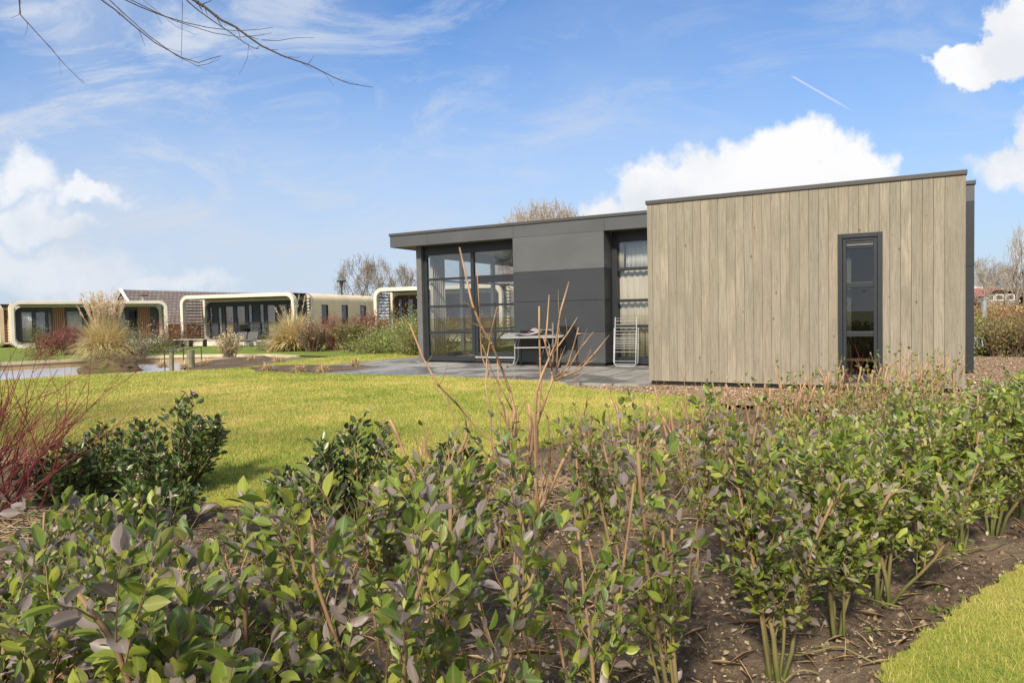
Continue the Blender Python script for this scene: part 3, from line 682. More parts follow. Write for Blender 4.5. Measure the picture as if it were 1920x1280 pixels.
curtain('curtain', (-5.62, 9.15), (-4.9, 9.15), .12, 2.84, M['curtain'], house, 5, .04, 3)
curtain('curtain', (-5.70, 8.9), (-5.2, 8.9), .12, 2.84, M['curtain'], house, 4, .04, 8)
# living room: side glazing, back wall, floor
b = MB(); b.box(-7.6, -.1, TW+.11, 9.5, .0, .10); b.build('room_floor', M['room_floor'], house)
b = MB(); b.box(-7.55, -.1, 9.42, 9.5, .1, 3.1); b.box(-2.2, -2.12, TW+.35, 9.4, .1, 3.1); b.box(-.1, -.02, TW+.11, 9.4, .1, 3.1); b.build('room_wall', M['plaster'], house)
sw = MB(); sw.box(-7.6, -7.52, TW+.08, 9.5, .05, .22); sw.box(-7.6, -7.52, TW+.08, 9.5, 2.84, 3.09)
for t in (TW+.08, 5.95, 7.75, 9.35): sw.box(-7.6, -7.5, t, t+.12, .225, 2.835)
for z in (.80, 2.2): sw.box(-7.58, -7.53, TW+.21, 9.34, z, z+.05)
sw = sw.build('side_window', M['white'], house)
b = MB(); b.box(-7.57, -7.56, TW+.2, 9.35, .22, 2.84); b.build('pane', M['glass'], sw)
# sofa, easy chair and table lamp in the room
sf = empty('sofa', tuple(HW(-5.0, 6.9, .1)), HA+math.radians(90), 'dark upholstered sofa seen through the glazed door', 'sofa')
b = MB(); b.box(-1, 1, -.45, .4, .12, .42); b.build('seat', M['sofa'], sf, bevel=.04)
b = MB(); b.box(-1, 1, .25, .48, .42, .85); b.build('backrest', M['sofa'], sf, bevel=.06)
for s_ in (-1.08, .92): b = MB(); b.box(s_, s_+.16, -.45, .48, .1, .62); b.build('armrest', M['sofa'], sf, bevel=.04)
ec = empty('tub_chair', tuple(HW(-4.62, 4.75, .1)), HA+math.radians(200), 'teal tub chair just behind the glazed door', 'chair')
b = MB(); pts = [(.34*math.cos(a), .34*math.sin(a)) for a in np.linspace(-.3, math.pi+.3, 14)]
for i in range(13):
    p, q = pts[i], pts[i+1]; b.face([(*[x*.72 for x in p], .32), (*[x*.72 for x in q], .32), (*q, .78), (*p, .78)]); b.face([(*[x*.66 for x in p], .32), (*[x*.92 for x in p], .78), (*[x*.92 for x in q], .78), (*[x*.66 for x in q], .32)])
    b.face([(*p, .78), (*q, .78), (*[x*.92 for x in q], .78), (*[x*.92 for x in p], .78)])
b.build('shell', M['teal'], ec, smooth=True)
b = MB(); b.tube([(0, 0, .30), (0, 0, .40)], [.25, .25], 16); b.build('seat', M['teal'], ec)
for x_, y_ in ((-.2, -.2), (.2, -.2), (-.2, .2), (.2, .2)): b = MB(); b.tube([(x_*.7, y_*.7, .31), (x_, y_, 0)], .013, 6); b.build('leg', M['black'], ec)
# patio
PAT_PX = [(1219, 721.5), (1060, 716.5), (830, 706), (600, 700), (680, 692.5), (716, 686.5), (690, 685), (625, 683.5), (785, 668)]
PT = [G(x, y, .02)[:2] for x, y in PAT_PX]
loc = []
for p in PT: dlt = np.array([p[0]-HP[0], p[1]-HP[1]]); loc.append((dlt@hd[:2], dlt@hn[:2]))
loc += [(-7.7, 6.6), (-7.7, 4.0), (0.06, 4.0), (.06, .0)]
pt = sheet('patio', loc, 0, M['patio'], skirt=.05, kind='structure'); pt.location = (HP[0], HP[1], .022); pt.rotation_euler = (0, 0, HA)
# wood chips beside the house and the dark bed beside the patio
CH = [G(1070, 723, .01)[:2], G(1205, 724.5, .01)[:2], HW(-.0, .0)[:2], HW(.1, 3.6)[:2], HW(4.9, 3.6)[:2], HW(5.0, 9)[:2], G(1840, 669)[:2], G(1990, 672)[:2], (11, 10), (8.5, 7.2), (6.2, 6.4), G(1345, 758)[:2], G(1200, 741)[:2], G(1090, 731)[:2]]
sheet('wood_chip_path', CH, .012, M['chips'], kind='structure')
BED = [G(x, y, .0)[:2] for x, y in ((440, 694), (600, 702), (690, 693), (725, 686), (700, 683), (625, 681), (550, 679), (440, 686))]
sheet('patio_bed', BED, .012, M['soil'], kind='structure')
MND = [G(x, y, .0)[:2] for x, y in ((335, 696), (480, 692), (560, 679), (500, 666), (400, 674), (340, 684))]
def mound(name, poly, h, mat, n=34, **kw):
    P = np.array([p[:2] for p in poly]); c = P.mean(0); R_ = [.0, .25, .5, .75, .9, 1.0]; V = [(c[0], c[1], h)]; F_ = []
    m = len(P)
    for r_ in R_[1:]:
        for p in P:
            q = c+(p-c)*r_; V.append((q[0], q[1], h*(1-r_**2)+(-.3 if r_ == 1 else 0)+rng.random()*.06*h))
    b = MB(); b.v = V
    for i in range(m): b.f.append((0, 1+i, 1+(i+1) % m)); b.r.append(.5)
    for k in range(len(R_)-2):
        for i in range(m): a = 1+k*m; b.f.append((a+i, a+m+i, a+m+(i+1) % m, a+(i+1) % m)); b.r.append(.5)
    return b.build(name, mat, smooth=True, **kw)
mound('soil_mound', MND, .07, M['soil'], kind='structure')

# ================================================================ things on the patio
TB = at(1000, 640, 16.55); tb = empty('garden_table', (TB[0], TB[1], .022), math.radians(-8), 'rounded grey folding garden table with bent metal legs on the patio', 'table')
b = MB()
ol = []
for cx, cy, a0 in ((.60, .36, 0), (-.60, .36, 90), (-.60, -.36, 180), (.60, -.36, 270)):
    for k in range(5): a = math.radians(a0+k*22.5); ol.append((cx+.13*math.cos(a), cy+.13*math.sin(a)))
def tilt(y): return .70+.075*(y+.49)/.98
n = len(ol); b.v = [(x, y, tilt(y)) for x, y in ol]+[(x, y, tilt(y)-.028) for x, y in ol]; b.f = [tuple(range(n)), tuple(range(2*n-1, n-1, -1))]+[(i, n+i, n+(i+1) % n, (i+1) % n) for i in range(n)]; b.r = [.5]*len(b.f)
b.build('table_top', M['table'], tb, bevel=.006)
for sx in (-1, 1):
    for sy in (-1, 1):
        b = MB(); b.tube([(sx*.30, sy*.28, tilt(sy*.28)-.03), (sx*.36, sy*.29, .62), (sx*.40, sy*.30, .5), (sx*.40, sy*.31, .2), (sx*.44, sy*.32, .08), (sx*.56, sy*.33, .022)], .014, 8); lg = b.build('leg', M['steel'], tb, smooth=True)
        f_ = MB(); f_.tube([(sx*.555, sy*.33, .03), (sx*.60, sy*.335, .02)], .02, 8); f_.build('foot', M['black'], lg)
for sy in (-1, 1): b = MB(); b.tube([(-.40, sy*.31, .45), (.40, sy*.31, .45)], .011, 6); b.build('cross_bar', M['steel'], tb)
def cushion(px, py, Y, rz, w_, d_, label, tiltx=.0, z=None):
    P = at(px, py, Y); c = empty('seat_cushion', (P[0], P[1], z if z else P[2]), rz, label, 'cushion', 'cushions left on the garden table'); c.rotation_euler[0] = tiltx
    b = MB(); N_ = 9; gq = np.random.default_rng(int(px))
    for sgn in (1, -1):
        n0 = len(b.v)
        for i in range(N_):
            for j in range(N_):
                x, y = (i/(N_-1)-.5), (j/(N_-1)-.5); e = (1-(2*x)**4)*(1-(2*y)**4)
                bend = .06*math.sin(x*5+px)*.5
                b.v.append((x*w_, y*d_, sgn*.030*max(e, 0)**.5 + bend + (gq.random()-.5)*.006*(e > .05)))
        for i in range(N_-1):
            for j in range(N_-1):
                a = n0+i*N_+j; q = (a, a+N_, a+N_+1, a+1); b.f.append(q if sgn > 0 else q[::-1]); b.r.append(.5)
    b.build('cover', M['cushion'], c, smooth=True)
    for s_ in (-1, 1): t_ = MB(); t_.tube([(s_*w_*.48, -d_*.48, 0), (s_*(w_*.48+.05), -d_*.52, -.01), (s_*(w_*.48+.07), -d_*.45, -.02)], .004, 4); t_.build('tie', M['cushion'], c)
cushion(992, 624, 16.5, .3, .62, .36, 'thin mauve grey cushion lying flat at the left of the table', -.06, .785)
cushion(1016, 617, 16.7, -.2, .50, .42, 'mauve grey cushion heaped over the left cushion on the table', .12, .86)
cushion(1062, 620, 16.6, .15, .52, .42, 'mauve grey cushion lying over the right edge of the table', -.05, .82)
cushion(1078, 624, 16.45, -.35, .40, .34, 'small folded mauve grey cushion at the right end of the table', .1, .80)
PP = at(1037, 640, 16.05); pp = empty('parasol_pole', (PP[0], PP[1], .022), 0, 'grey metal parasol pole standing in front of the table', 'parasol pole')
b = MB(); b.tube([(0, 0, .04), (0, 0, 1.02)], .024, 12); b.build('tube', M['grey_pillar'], pp, smooth=True)
b = MB(); b.tube([(0, 0, 0), (0, 0, .035), (0, 0, .06)], [.17, .17, .04], 18); b.build('base', M['black'], pp)
def black_chair(px, Y, rz, label, stack=1):
    P = at(px, 640, Y)
    for k in range(stack):
        lab = label if stack == 1 else label[k]
        c = empty('garden_chair', (P[0], P[1], .022+k*.09), rz, lab, 'chair', 'black garden chairs round the table')
        b = MB(); b.box(-.22, .22, -.22, .2, .40, .425); b.build('seat', M['black'], c, bevel=.008)
        b = MB(); b.prism([(.17, .43), (.20, .43), (.30, .84), (.27, .84)], 'x', -.22, .22); b.build('backrest', M['black'], c)
        for sx in (-.21, .21):
            for sy in (-.21, .2): b = MB(); b.tube([(sx, sy, .40), (sx*1.08, sy*1.15, 0 if k == 0 else .0)], .014, 6); b.build('leg', M['black'], c)
            b = MB(); b.box(sx-.02, sx+.02, -.2, .26, .60, .625); b.build('armrest', M['black'], c)
black_chair(996, 16.95, math.radians(170), 'black garden chair standing behind the left half of the table')
black_chair(1024, 16.75, math.radians(185), 'black garden chair tucked under the middle of the table')
black_chair(1072, 16.55, math.radians(150), ['black garden chair at the right of the table, bottom of the pile', 'black garden chair nested on top of the pile right of the table'], 2)
# white drying rack leaning against the recess window
CR = HW(-1.72, 3.62, .022); cr = empty('drying_rack', tuple(CR), HA+.05, 'white metal drying rack folded flat and leaned against the curtained window', 'drying rack')
cr.rotation_euler[0] = math.radians(-7)
b = MB(); b.tube([(-.25, 0, 1.12), (-.25, 0, .06), (-.20, 0, .01), (.20, 0, .01), (.25, 0, .06), (.25, 0, 1.12)], .011, 8); b.build('frame', M['white'], cr, smooth=True)
b = MB(); b.tube([(-.28, .03, .88), (-.285, .05, .10), (-.24, .05, .05), (.24, .05, .05), (.285, .05, .10), (.28, .03, .88)], .009, 8); b.build('support_frame', M['white'], cr, smooth=True)
for z in (1.09, 1.03, .95, .88, .80, .73, .655, .62, .575, .54, .505, .46, .41, .33, .12):
    b = MB(); b.tube([(-.25, -.004, z), (.25, -.004, z)], .006 if z != 1.09 else .004, 6); b.build('rail', M['white'], cr)

# ================================================================ shell chalets across the pond
def rr(s0, s1, z0, z1, r, n=7):
    o = []
    for cx, cz, a0 in ((s1-r, z1-r, 0), (s0+r, z1-r, 90), (s0+r, z0+r, 180), (s1-r, z0+r, 270)):
        for k in range(n+1): a = math.radians(a0+k*90/n); o.append((cx+r*math.cos(a), cz+r*math.sin(a)))
    return o
def ring(outer, inner, t0, t1):
    b = MB(); n = len(outer)
    b.v = [(x, t0, z) for x, z in outer]+[(x, t0, z) for x, z in inner]+[(x, t1, z) for x, z in outer]+[(x, t1, z) for x, z in inner]
    for i in range(n):
        j = (i+1) % n
        b.f += [(i, n+i, n+j, j), (2*n+i, 2*n+j, 3*n+j, 3*n+i), (i, j, 2*n+j, 2*n+i), (n+i, 3*n+i, 3*n+j, n+j)]; b.r += [.5]*4
    return b
def walls(mb, s0, s1, z0, z1, t0, t1, holes, edge=.0):
    ss_ = sorted({s0, s1, *[h[0] for h in holes], *[h[1] for h in holes]})
    for a, e in zip(ss_[:-1], ss_[1:]):
        cut = sorted([(h[2], h[3]) for h in holes if h[0] < (a+e)/2 < h[1]]); z = z0
        for c0, c1 in cut: mb.box(a, e, t0, t1, z, c0); z = c1
        mb.box(a, e, t0, t1, z, z1)
def chalet(P, yaw, W_, H_, D1, L_, label, wallm, opens, sidewin=(), cat='chalet', wood=()):
    c = empty('shell_chalet', tuple(P), yaw, label, cat, 'rounded shell chalets across the pond')
    O = rr(0, W_, 0, H_, .52); I = rr(.19, W_-.19, .24, H_-.21, .36)
    ring(O, I, 0, .32).build('front_frame', M['cream'], c, bevel=.02)
    I2 = rr(.30, W_-.30, .33, H_-.38, .36); O2 = rr(.02, W_-.02, .02, H_-.02, .5)
    ring(O2, I2, D1-.22, D1).build('rear_frame', M['cream'], c)
    b = MB(); b.box(.25, W_-.25, .33, D1-.23, .20, .30); b.build('deck', M['deck'], c)
    b = MB(); 
    for k in range(5): t = .34+(D1-.60)*k/4; b.box(.3, W_-.3, t, t+.07, H_-.22, H_-.06)
    b.box(.3, W_-.3, .34, D1-.23, H_-.055, H_-.02); b.build('terrace_roof', M['slat'], c)
    for s_ in (.06, W_-.13):
        b = MB(); z = .42
        while z < H_-.32: b.box(s_, s_+.09, .33, D1-.21, z, z+.05); z += .185
        b.build('slat_screen', M['slat'], c)
        b = MB(); z = .42
        while z < H_-.32: b.box(s_-.015, s_+.105, D1-.30, D1-.225, z+.052, z+.13); z += .185
        b.build('slat_spacer', M['slat_end'], c)
    # shell behind: rounded tube with small side windows
    b = MB(); n = len(O2)
    hz0, hz1 = (sidewin[0][2], sidewin[0][3]) if sidewin else (0, 0)
    ts = sorted({D1+.002, L_, *[h[0] for h in sidewin], *[h[1] for h in sidewin]})
    OO = rr(.02, W_-.02, .02, H_-.02, .42, 6)
    zcut = sorted({z for x, z in OO if abs(x-(W_-.02)) < 1e-6} | ({hz0, hz1} if sidewin else set()))
    prof = [p for p in OO]
    for i in range(len(prof)):
        p, q = prof[i], prof[(i+1) % len(prof)]
        if abs(p[0]-(W_-.02)) < 1e-6 and abs(q[0]-p[0]) < 1e-6 and sidewin:   # the right hand side face, with openings
            z0_, z1_ = sorted((p[1], q[1])); zz = [z0_, hz0, hz1, z1_]
            for k in range(3):
                for a, e in zip(ts[:-1], ts[1:]):
                    hole = k == 1 and any(h[0] < (a+e)/2 < h[1] for h in sidewin)
                    if not hole: b.face([(p[0], a, zz[k]), (p[0], e, zz[k]), (p[0], e, zz[k+1]), (p[0], a, zz[k+1])])
        else: b.face([(p[0], D1+.002, p[1]), (q[0], D1+.002, q[1]), (q[0], L_, q[1]), (p[0], L_, p[1])])
    b.face([(x, L_, z) for x, z in OO]); b.build('side_shell', M['creamwall'], c)
    for h in sidewin:
        f_ = MB(); x = W_-.02
        f_.box(x-.10, x-.03, h[0]+.002, h[0]+.05, h[2]+.002, h[3]-.002); f_.box(x-.10, x-.03, h[1]-.05, h[1]-.002, h[2]+.002, h[3]-.002); f_.box(x-.10, x-.03, h[0]+.05, h[1]-.05, h[2]+.002, h[2]+.05); f_.box(x-.10, x-.03, h[0]+.05, h[1]-.05, h[3]-.05, h[3]-.002)
        f_ = f_.build('window', M['anthracite'], c)
        b = MB(); b.box(x-.08, x-.06, h[0]+.05, h[1]-.05, h[2]+.05, h[3]-.05); b.build('pane', M['glass_dark'], f_)
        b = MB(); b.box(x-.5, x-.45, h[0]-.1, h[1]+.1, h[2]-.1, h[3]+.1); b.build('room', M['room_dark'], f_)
    t1 = D1-.05
    b = MB(); walls(b, .302, W_-.302, .335, H_-.385, t1, t1+.06, [o[:4] for o in opens]); b.build('facade_wall', wallm, c)
    for o in opens:
        s0, s1, z0, z1, kind = o
        f_ = MB(); frame(f_, s0+.002, s1-.002, z0+.002, z1-.002, t1-.02, t1+.08, .045); f_ = f_.build('window', M['anthracite'], c)
        b = MB(); b.box(s0+.047, s1-.047, t1+.02, t1+.03, z0+.047, z1-.047); b.build('pane', M['glass'] if kind != 'dark' else M['glass_dark'], f_)
        if kind in ('tan', 'blue', 'light'):
            mm = {'tan': M['room_tan'], 'blue': M['bluecurtain'], 'light': M['sheer']}[kind]
            if kind == 'tan': b = MB(); b.box(s0, s1, t1+.12, t1+.13, z0+(z1-z0)*.0, z1); b.build('blind', mm, f_)
            else: curtain('curtain', (s0+.02, t1+.16), (s1-.02, t1+.16), z0, z1 if kind == 'light' else z0+(z1-z0)*.72, mm, f_, 5, .03, int(s0*10))
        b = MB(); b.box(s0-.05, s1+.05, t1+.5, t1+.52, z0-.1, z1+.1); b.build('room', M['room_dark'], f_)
    for s0, s1 in wood: b = MB(); b.box(s0, s1, t1-.03, t1-.004, .34, H_-.39); b.build('timber_panel', M['vboards'], c)
    return c
def loc_s(P, yaw, px, t, py=600):
    d_ = np.array([math.cos(yaw), math.sin(yaw), 0]); n_ = np.array([-math.sin(yaw), math.cos(yaw), 0]); r = ray(px, py); A = np.array(P)+t*n_
    q = EYEP+r*(((A-EYEP)@n_)/(r@n_)); return float((q-np.array(P))@d_)
# middle chalet
Y2 = math.radians(-17); P2 = at(338, 600, 42.0); P2[2] = -.22; D1 = 1.95
W2 = loc_s(P2, Y2, 552, 0)
ops = []
for a, e, z0, z1, k in ((393.5, 400, .40, 2.35, 'light'), (409, 418, .40, 2.35, 'light'), (422, 440, .38, 2.38, 'tan'), (444, 462, .38, 2.38, 'tan'), (466, 475, .40, 2.45, 'blue'), (487.5, 497, .40, 2.45, 'blue'), (501, 518.5, .38, 2.40, 'tan'), (527, 541, .38, 2.40, 'dark')):
    ops.append((loc_s(P2, Y2, a, D1), loc_s(P2, Y2, e, D1), z0, z1, k))
side = [(2.85, 3.58, 1.15, 2.32), (5.15, 5.92, 1.15, 2.32), (7.50, 8.30, 1.15, 2.32)]
chalet(P2, Y2, W2, 3.0, D1, 9.6, 'cream shell chalet with dark glazed front and three slim side windows', M['anthracite'], ops, side)
# left chalet, turned the other way
A1 = at(20, 600, 44.2); A1[2] = -.25; B1 = at(315, 600, 49.8); Y1 = math.atan2(B1[1]-A1[1], B1[0]-A1[0]); W1 = float(np.hypot(*(B1-A1)[:2])); D1b = 1.4
o1 = []
for a, e, z0, z1, k in ((39, 61, .40, 2.35, 'light'), (66, 86, .40, 2.35, 'blue'), (90, 98, .40, 2.35, 'light'), (123, 155, .95, 2.40, 'light'), (158, 178, .95, 2.40, 'dark'), (190, 212, .4, 2.4, 'tan'), (224, 236, .4, 2.4, 'light'), (240, 258, .8, 2.4, 'dark')):
    o1.append((loc_s(A1, Y1, a, D1b), loc_s(A1, Y1, e, D1b), z0, z1, k))
wd = [(loc_s(A1, Y1, a, D1b), loc_s(A1, Y1, e, D1b)) for a, e in ((99, 122.5), (179, 189), (259, 281))]
chalet(A1, Y1, W1, 3.0, D1b, 8.5, 'long cream shell chalet at the left with orange timber strips between its windows', M['anthracite'], o1, wood=wd)
A0 = at(-84, 600, 46.5); A0[2] = -.25; W0_ = 7.0
chalet(A0, math.radians(-14), 3.65, 2.9, 1.5, 7.5, 'cream shell chalet with brown slats cut off by the left picture edge', M['redbrown'], [(1.0, 1.8, .5, 2.3, 'dark')])
# right chalet, partly behind the house
P3 = at(701, 600, 39.3); P3[2] = -.10; Y3 = math.radians(-17)
o3 = []
for a, e, z0, z1, k in ((747, 756, .8, 2.42, 'blue'), (765, 777, .5, 2.42, 'blue'), (781, 792, .45, 2.40, 'dark'), (800, 820, .4, 2.4, 'tan')):
    o3.append((loc_s(P3, Y3, a, 1.95), loc_s(P3, Y3, e, 1.95), z0, z1, k))
chalet(P3, Y3, 7.5, 3.0, 1.95, 9.0, 'cream shell chalet with red brown front half hidden behind the house', M['redbrown'], o3)

# terrace furniture of the middle chalet
def onch(s, t, z=0.): return np.array(P2)+s*np.array([math.cos(Y2), math.sin(Y2), 0])+t*np.array([-math.sin(Y2), math.cos(Y2), 0])+np.array([0, 0, z])
tt = empty('terrace_table', tuple(onch(4.3, .9, .30)), Y2, 'dark slim table on the terrace of the middle chalet', 'table')
b = MB(); b.box(-.8, .8, -.4, .4, .70, .73); b.build('table_top', M['black'], tt)
for sx in (-.75, .75):
    for sy in (-.35, .35): b = MB(); b.box(sx-.02, sx+.02, sy-.02, sy+.02, 0, .70); b.build('leg', M['black'], tt)
for i, (s_, t_, la) in enumerate(((3.2, .75, 'black chair left of the table on the chalet terrace'), (3.75, 1.0, 'black chair behind the left end of the terrace table'), (4.2, .5, 'black chair in front of the terrace table'))):
    c = empty('terrace_chair', tuple(onch(s_, t_, .30)), Y2+i*.5, la, 'chair', 'black chairs on the chalet terrace')
    b = MB(); b.box(-.25, .25, -.25, .25, .42, .46); b.build('seat', M['black'], c)
    b = MB(); b.box(-.25, .25, .22, .26, .462, .92); b.build('backrest', M['black'], c)
    for sx in (-.22, .22):
        for sy in (-.22, .22): b = MB(); b.box(sx-.015, sx+.015, sy-.015, sy+.015, 0, .42); b.build('leg', M['steel'], c)
for i, s_ in enumerate((4.9, 5.65)):
    c = empty('sun_lounger', tuple(onch(s_, -1.1, .0)), Y2+.25, ('black sun lounger in front of the middle chalet, the left of two', 'black sun lounger in front of the middle chalet, beside the round bush')[i], 'sun lounger', 'black loungers before the middle chalet')
    b = MB(); b.box(-.28, .28, -.9, .3, .30, .34); b.build('seat', M['black'], c)
    b = MB(); b.prism([(.30, .32), (.34, .32), (.62, .80), (.58, .82)], 'x', -.28, .28); b.build('backrest', M['black'], c)
    for sx in (-.26, .26):
        for sy in (-.8, .25): b = MB(); b.box(sx-.015, sx+.015, sy-.015, sy+.015, 0, .30); b.build('leg', M['steel'], c)
bn = empty('garden_bench', tuple(onch(1.75, -1.2, .0)), Y2+.1, 'low wooden slat bench in front of the middle chalet', 'bench')
b = MB(); b.box(-1.0, 1.0, -.2, .2, .42, .46); b.build('seat', M['deck'], bn)
for sx in (-.9, 0, .9): b = MB(); b.box(sx-.02, sx+.02, -.18, .18, 0, .42); b.build('leg', M['slat'], bn)

# gabled holiday house behind, lamps, posts
GA = at(232, 600, 62.); GB = at(470, 600, 74.)
gh = empty('gabled_house', (GA[0], GA[1], -.2), math.atan2(GB[1]-GA[1], GB[0]-GA[0]), 'gabled house with brown tiled roof and white barge boards', 'house')
LG = 15.5; zr = (at(232, 543, 62.)[2]+.2); e_ = 3.0; ze = 1.2
b = MB(); b.v = [(-.1, 0, zr), (LG, 0, zr-.05), (LG, -e_, ze), (-.1, -e_, ze), (LG, e_, ze), (-.1, e_, ze)]; b.f = [(3, 2, 1, 0), (0, 1, 4, 5)]; b.r = [.5, .5]
ro = b.build('roof', M['tile'], gh); uv = ro.data.uv_layers.new(name='UVMap'); 
for p in ro.data.polygons:
    for li in p.loop_indices: v_ = ro.data.vertices[ro.data.loops[li].vertex_index].co; uv.data[li].uv = (v_.x, math.hypot(v_.y, v_.z-zr))
b = MB(); b.v = [(0, -e_+.3, 0), (0, e_-.3, 0), (0, e_-.3, ze+.2), (0, 0, zr-.15), (0, -e_+.3, ze+.2)]; b.f = [(0, 1, 2, 3, 4)]; b.r = [.5]; b.box(.05, LG, -e_+.4, e_-.4, 0, ze+.1); b.build('wall', M['brick'], gh)
b = MB()
for sg in (-1, 1): b.tube([(-.15, 0, zr), (-.15, sg*e_, ze)], .17, 4)
b.build('barge_board', M['white_board'], gh)
def lamp(px, py, Y, style, label):
    P = at(px, py, Y); z0 = zfar(np.array(P[0]), np.array(P[1])); c = empty('street_lamp', (P[0], P[1], float(z0)), 0, label, 'street lamp'); h = P[2]-float(z0)
    b = MB(); b.tube([(0, 0, 0), (0, 0, h-.5)], .06, 8); b.build('post', M['lamp'], c)
    b = MB(); b.tube([(0, 0, h-.04), (0, 0, h+.04), (0, 0, h+.08)], [.34, .34, .08], 16); b.build('lamp_shade', M['lamp'], c)
    b = MB(); b.tube([(0, 0, h-.5), (0, 0, h-.05)], [.06, .14], 10); b.build('lantern', M['steel'] if style else M['lamp'], c)
lamp(640, 527, 50, 0, 'dark disc topped street lamp left of the bare trees'); lamp(268, 554, 52, 1, 'street lamp poking above the long chalet before the tiled roof')
def wpost(px, pyb, h, r, label, top=None):
    P = G(px, pyb, 0); c = empty('wooden_post', (P[0], P[1], -.1), 0, label, 'post', 'old posts at the pond')
    b = MB(); b.tube([(0, 0, -.3), (0, 0, h*.5), (.01, 0, h+.1)], [r*1.05, r, r*.95], 10); b.build('timber', M['post'], c)
wpost(322, 690, .50, .06, 'slim weathered post standing at the pond edge right of the mound')
wpost(358, 690, .48, .10, 'thick weathered post at the end of the pond beside the metal rail')
P = G(345, 690, 0); Pb = G(386, 683, 0)
rl = empty('metal_rail', (P[0], P[1], 0), math.atan2(Pb[1]-P[1], Pb[0]-P[0]), 'thin dark metal rail round the old post at the pond', 'rail'); ll = float(np.hypot(*(Pb-P)[:2]))
b = MB(); b.tube([(0, 0, -.1), (0, 0, .50), (ll*.8, 0, .52), (ll*.8, 0, -.1)], .014, 6); b.tube([(0, .5, -.1), (0, .5, .5), (ll*.8, .5, .52), (ll*.8, .5, -.1)], .014, 6); b.tube([(0, 0, .5), (0, .5, .5)], .012, 6); b.build('bars', M['lamp'], rl)
P = at(1845, 565, 32); gp = empty('fence_post', (P[0], P[1], 0), 0, 'pale grey post standing in the shrubs right of the house', 'post')
b = MB(); b.tube([(0, 0, 0), (0, 0, P[2]+.1)], .11, 8); b.build('tube', M['steel'], gp); b = MB(); b.box(-.14, .14, -.14, .14, P[2]+.1, P[2]+.16); b.build('cap', M['steel'], gp)
# cabin at the right
CB = at(1846, 600, 75); cb = empty('log_cabin', (CB[0], CB[1], -.3), math.radians(-6), 'black timber cabin with red roof and white windows among the trees', 'cabin')
zt = at(1860, 541, 75)[2]+.3; zb = at(1860, 567, 75)[2]+.3
b = MB(); b.box(0, 3.1, 0, 5, 0, zt-.55); b.box(3.1, 5.3, 1.0, 5, 0, zt-.9); b.v += [(0, 0, zt-.55), (3.1, 0, zt-.55), (1.55, 0, zt-.1)]; k = len(b.v); b.f.append((k-3, k-2, k-1)); b.r.append(.5); b.build('wall', M['black_board'], cb)
b = MB(); b.v = [(-.4, -.4, zt-.80), (1.0, -.4, zt), (1.0, 5.2, zt+.2), (-.4, 5.2, zt-.80), (5.8, -.4, zt-.75), (5.8, 5.2, zt-.6)]; b.f = [(0, 1, 2, 3), (1, 4, 5, 2)]; b.r = [.5]*2; rf = b.build('roof', M['redroof'], cb)
rf.modifiers.new('thick', 'SOLIDIFY').thickness = .1
for s0, s1 in ((.2, .95), (1.05, 1.85), (2.05, 2.95)):
    f_ = MB(); frame(f_, s0, s1, zb+.15, zt-.62, -.06, .0, .10); f_ = f_.build('window', M['white_board'], cb); b = MB(); b.box(s0+.12, s1-.12, -.03, -.005, zb+.25, zt-.72); b.build('pane', M['room_dark'], f_)
for s0, s1 in ((3.2, 3.7), (4.5, 5.1)):
    f_ = MB(); frame(f_, s0, s1, zb-.1, zt-1.0, .92, .99, .1); f_ = f_.build('window', M['white_board'], cb); b = MB(); b.box(s0+.1, s1-.1, .94, .985, zb, zt-1.1); b.build('pane', M['room_dark'], f_)
b = MB(); b.box(0, 3.0, -.5, -.4, zb-.35, zb-.29); b.box(0, 3.0, -.5, -.4, zb-.05, zb+.0)
for x in (0, .7, 1.4, 2.1, 2.9): b.box(x, x+.08, -.5, -.42, zb-.6, zb+.02)
b.build('railing', M['white_board'], cb)
CW = at(1828, 600, 92); cw = empty('far_house', (CW[0]-3, CW[1], -.3), math.radians(-3), 'pale far building with a flat roof edge behind the cabin', 'building')
b = MB(); b.box(0, 13, 0, 8, 0, at(1860, 541, 92)[2]+.1); b.build('wall', M['creamwall'], cw); b = MB(); b.box(-.3, 13.3, -.3, 8.3, at(1860, 541, 92)[2]+.11, at(1860, 537, 92)[2]+.3); b.build('roof', M['white_board'], cw)

# ================================================================ plants
def stemline(p, d, L_, g, n=5, wob=.12, up=.0, curve=None):
    """a wandering stem: returns points"""
    p = np.array(p, float); d = np.array(d, float); d /= np.linalg.norm(d); pts = [p.copy()]
    for i in range(n):
        d = d+g.normal(size=3)*wob+np.array([0, 0, up]); 
        if curve is not None: d = d+np.array(curve)
        d /= np.linalg.norm(d); p = p+d*L_/n; pts.append(p.copy())
    return pts
def along(pts, f):
    n = len(pts)-1; x = min(max(f, 0), .9999)*n; i = int(x); return pts[i]*(1-x+i)+pts[i+1]*(x-i), (pts[i+1]-pts[i])/(np.linalg.norm(pts[i+1]-pts[i])+1e-9)
def side_dir(t, g, ang):
    a = g.normal(size=3); a -= t*(a@t); a /= (np.linalg.norm(a)+1e-9); return t*math.cos(ang)+a*math.sin(ang)

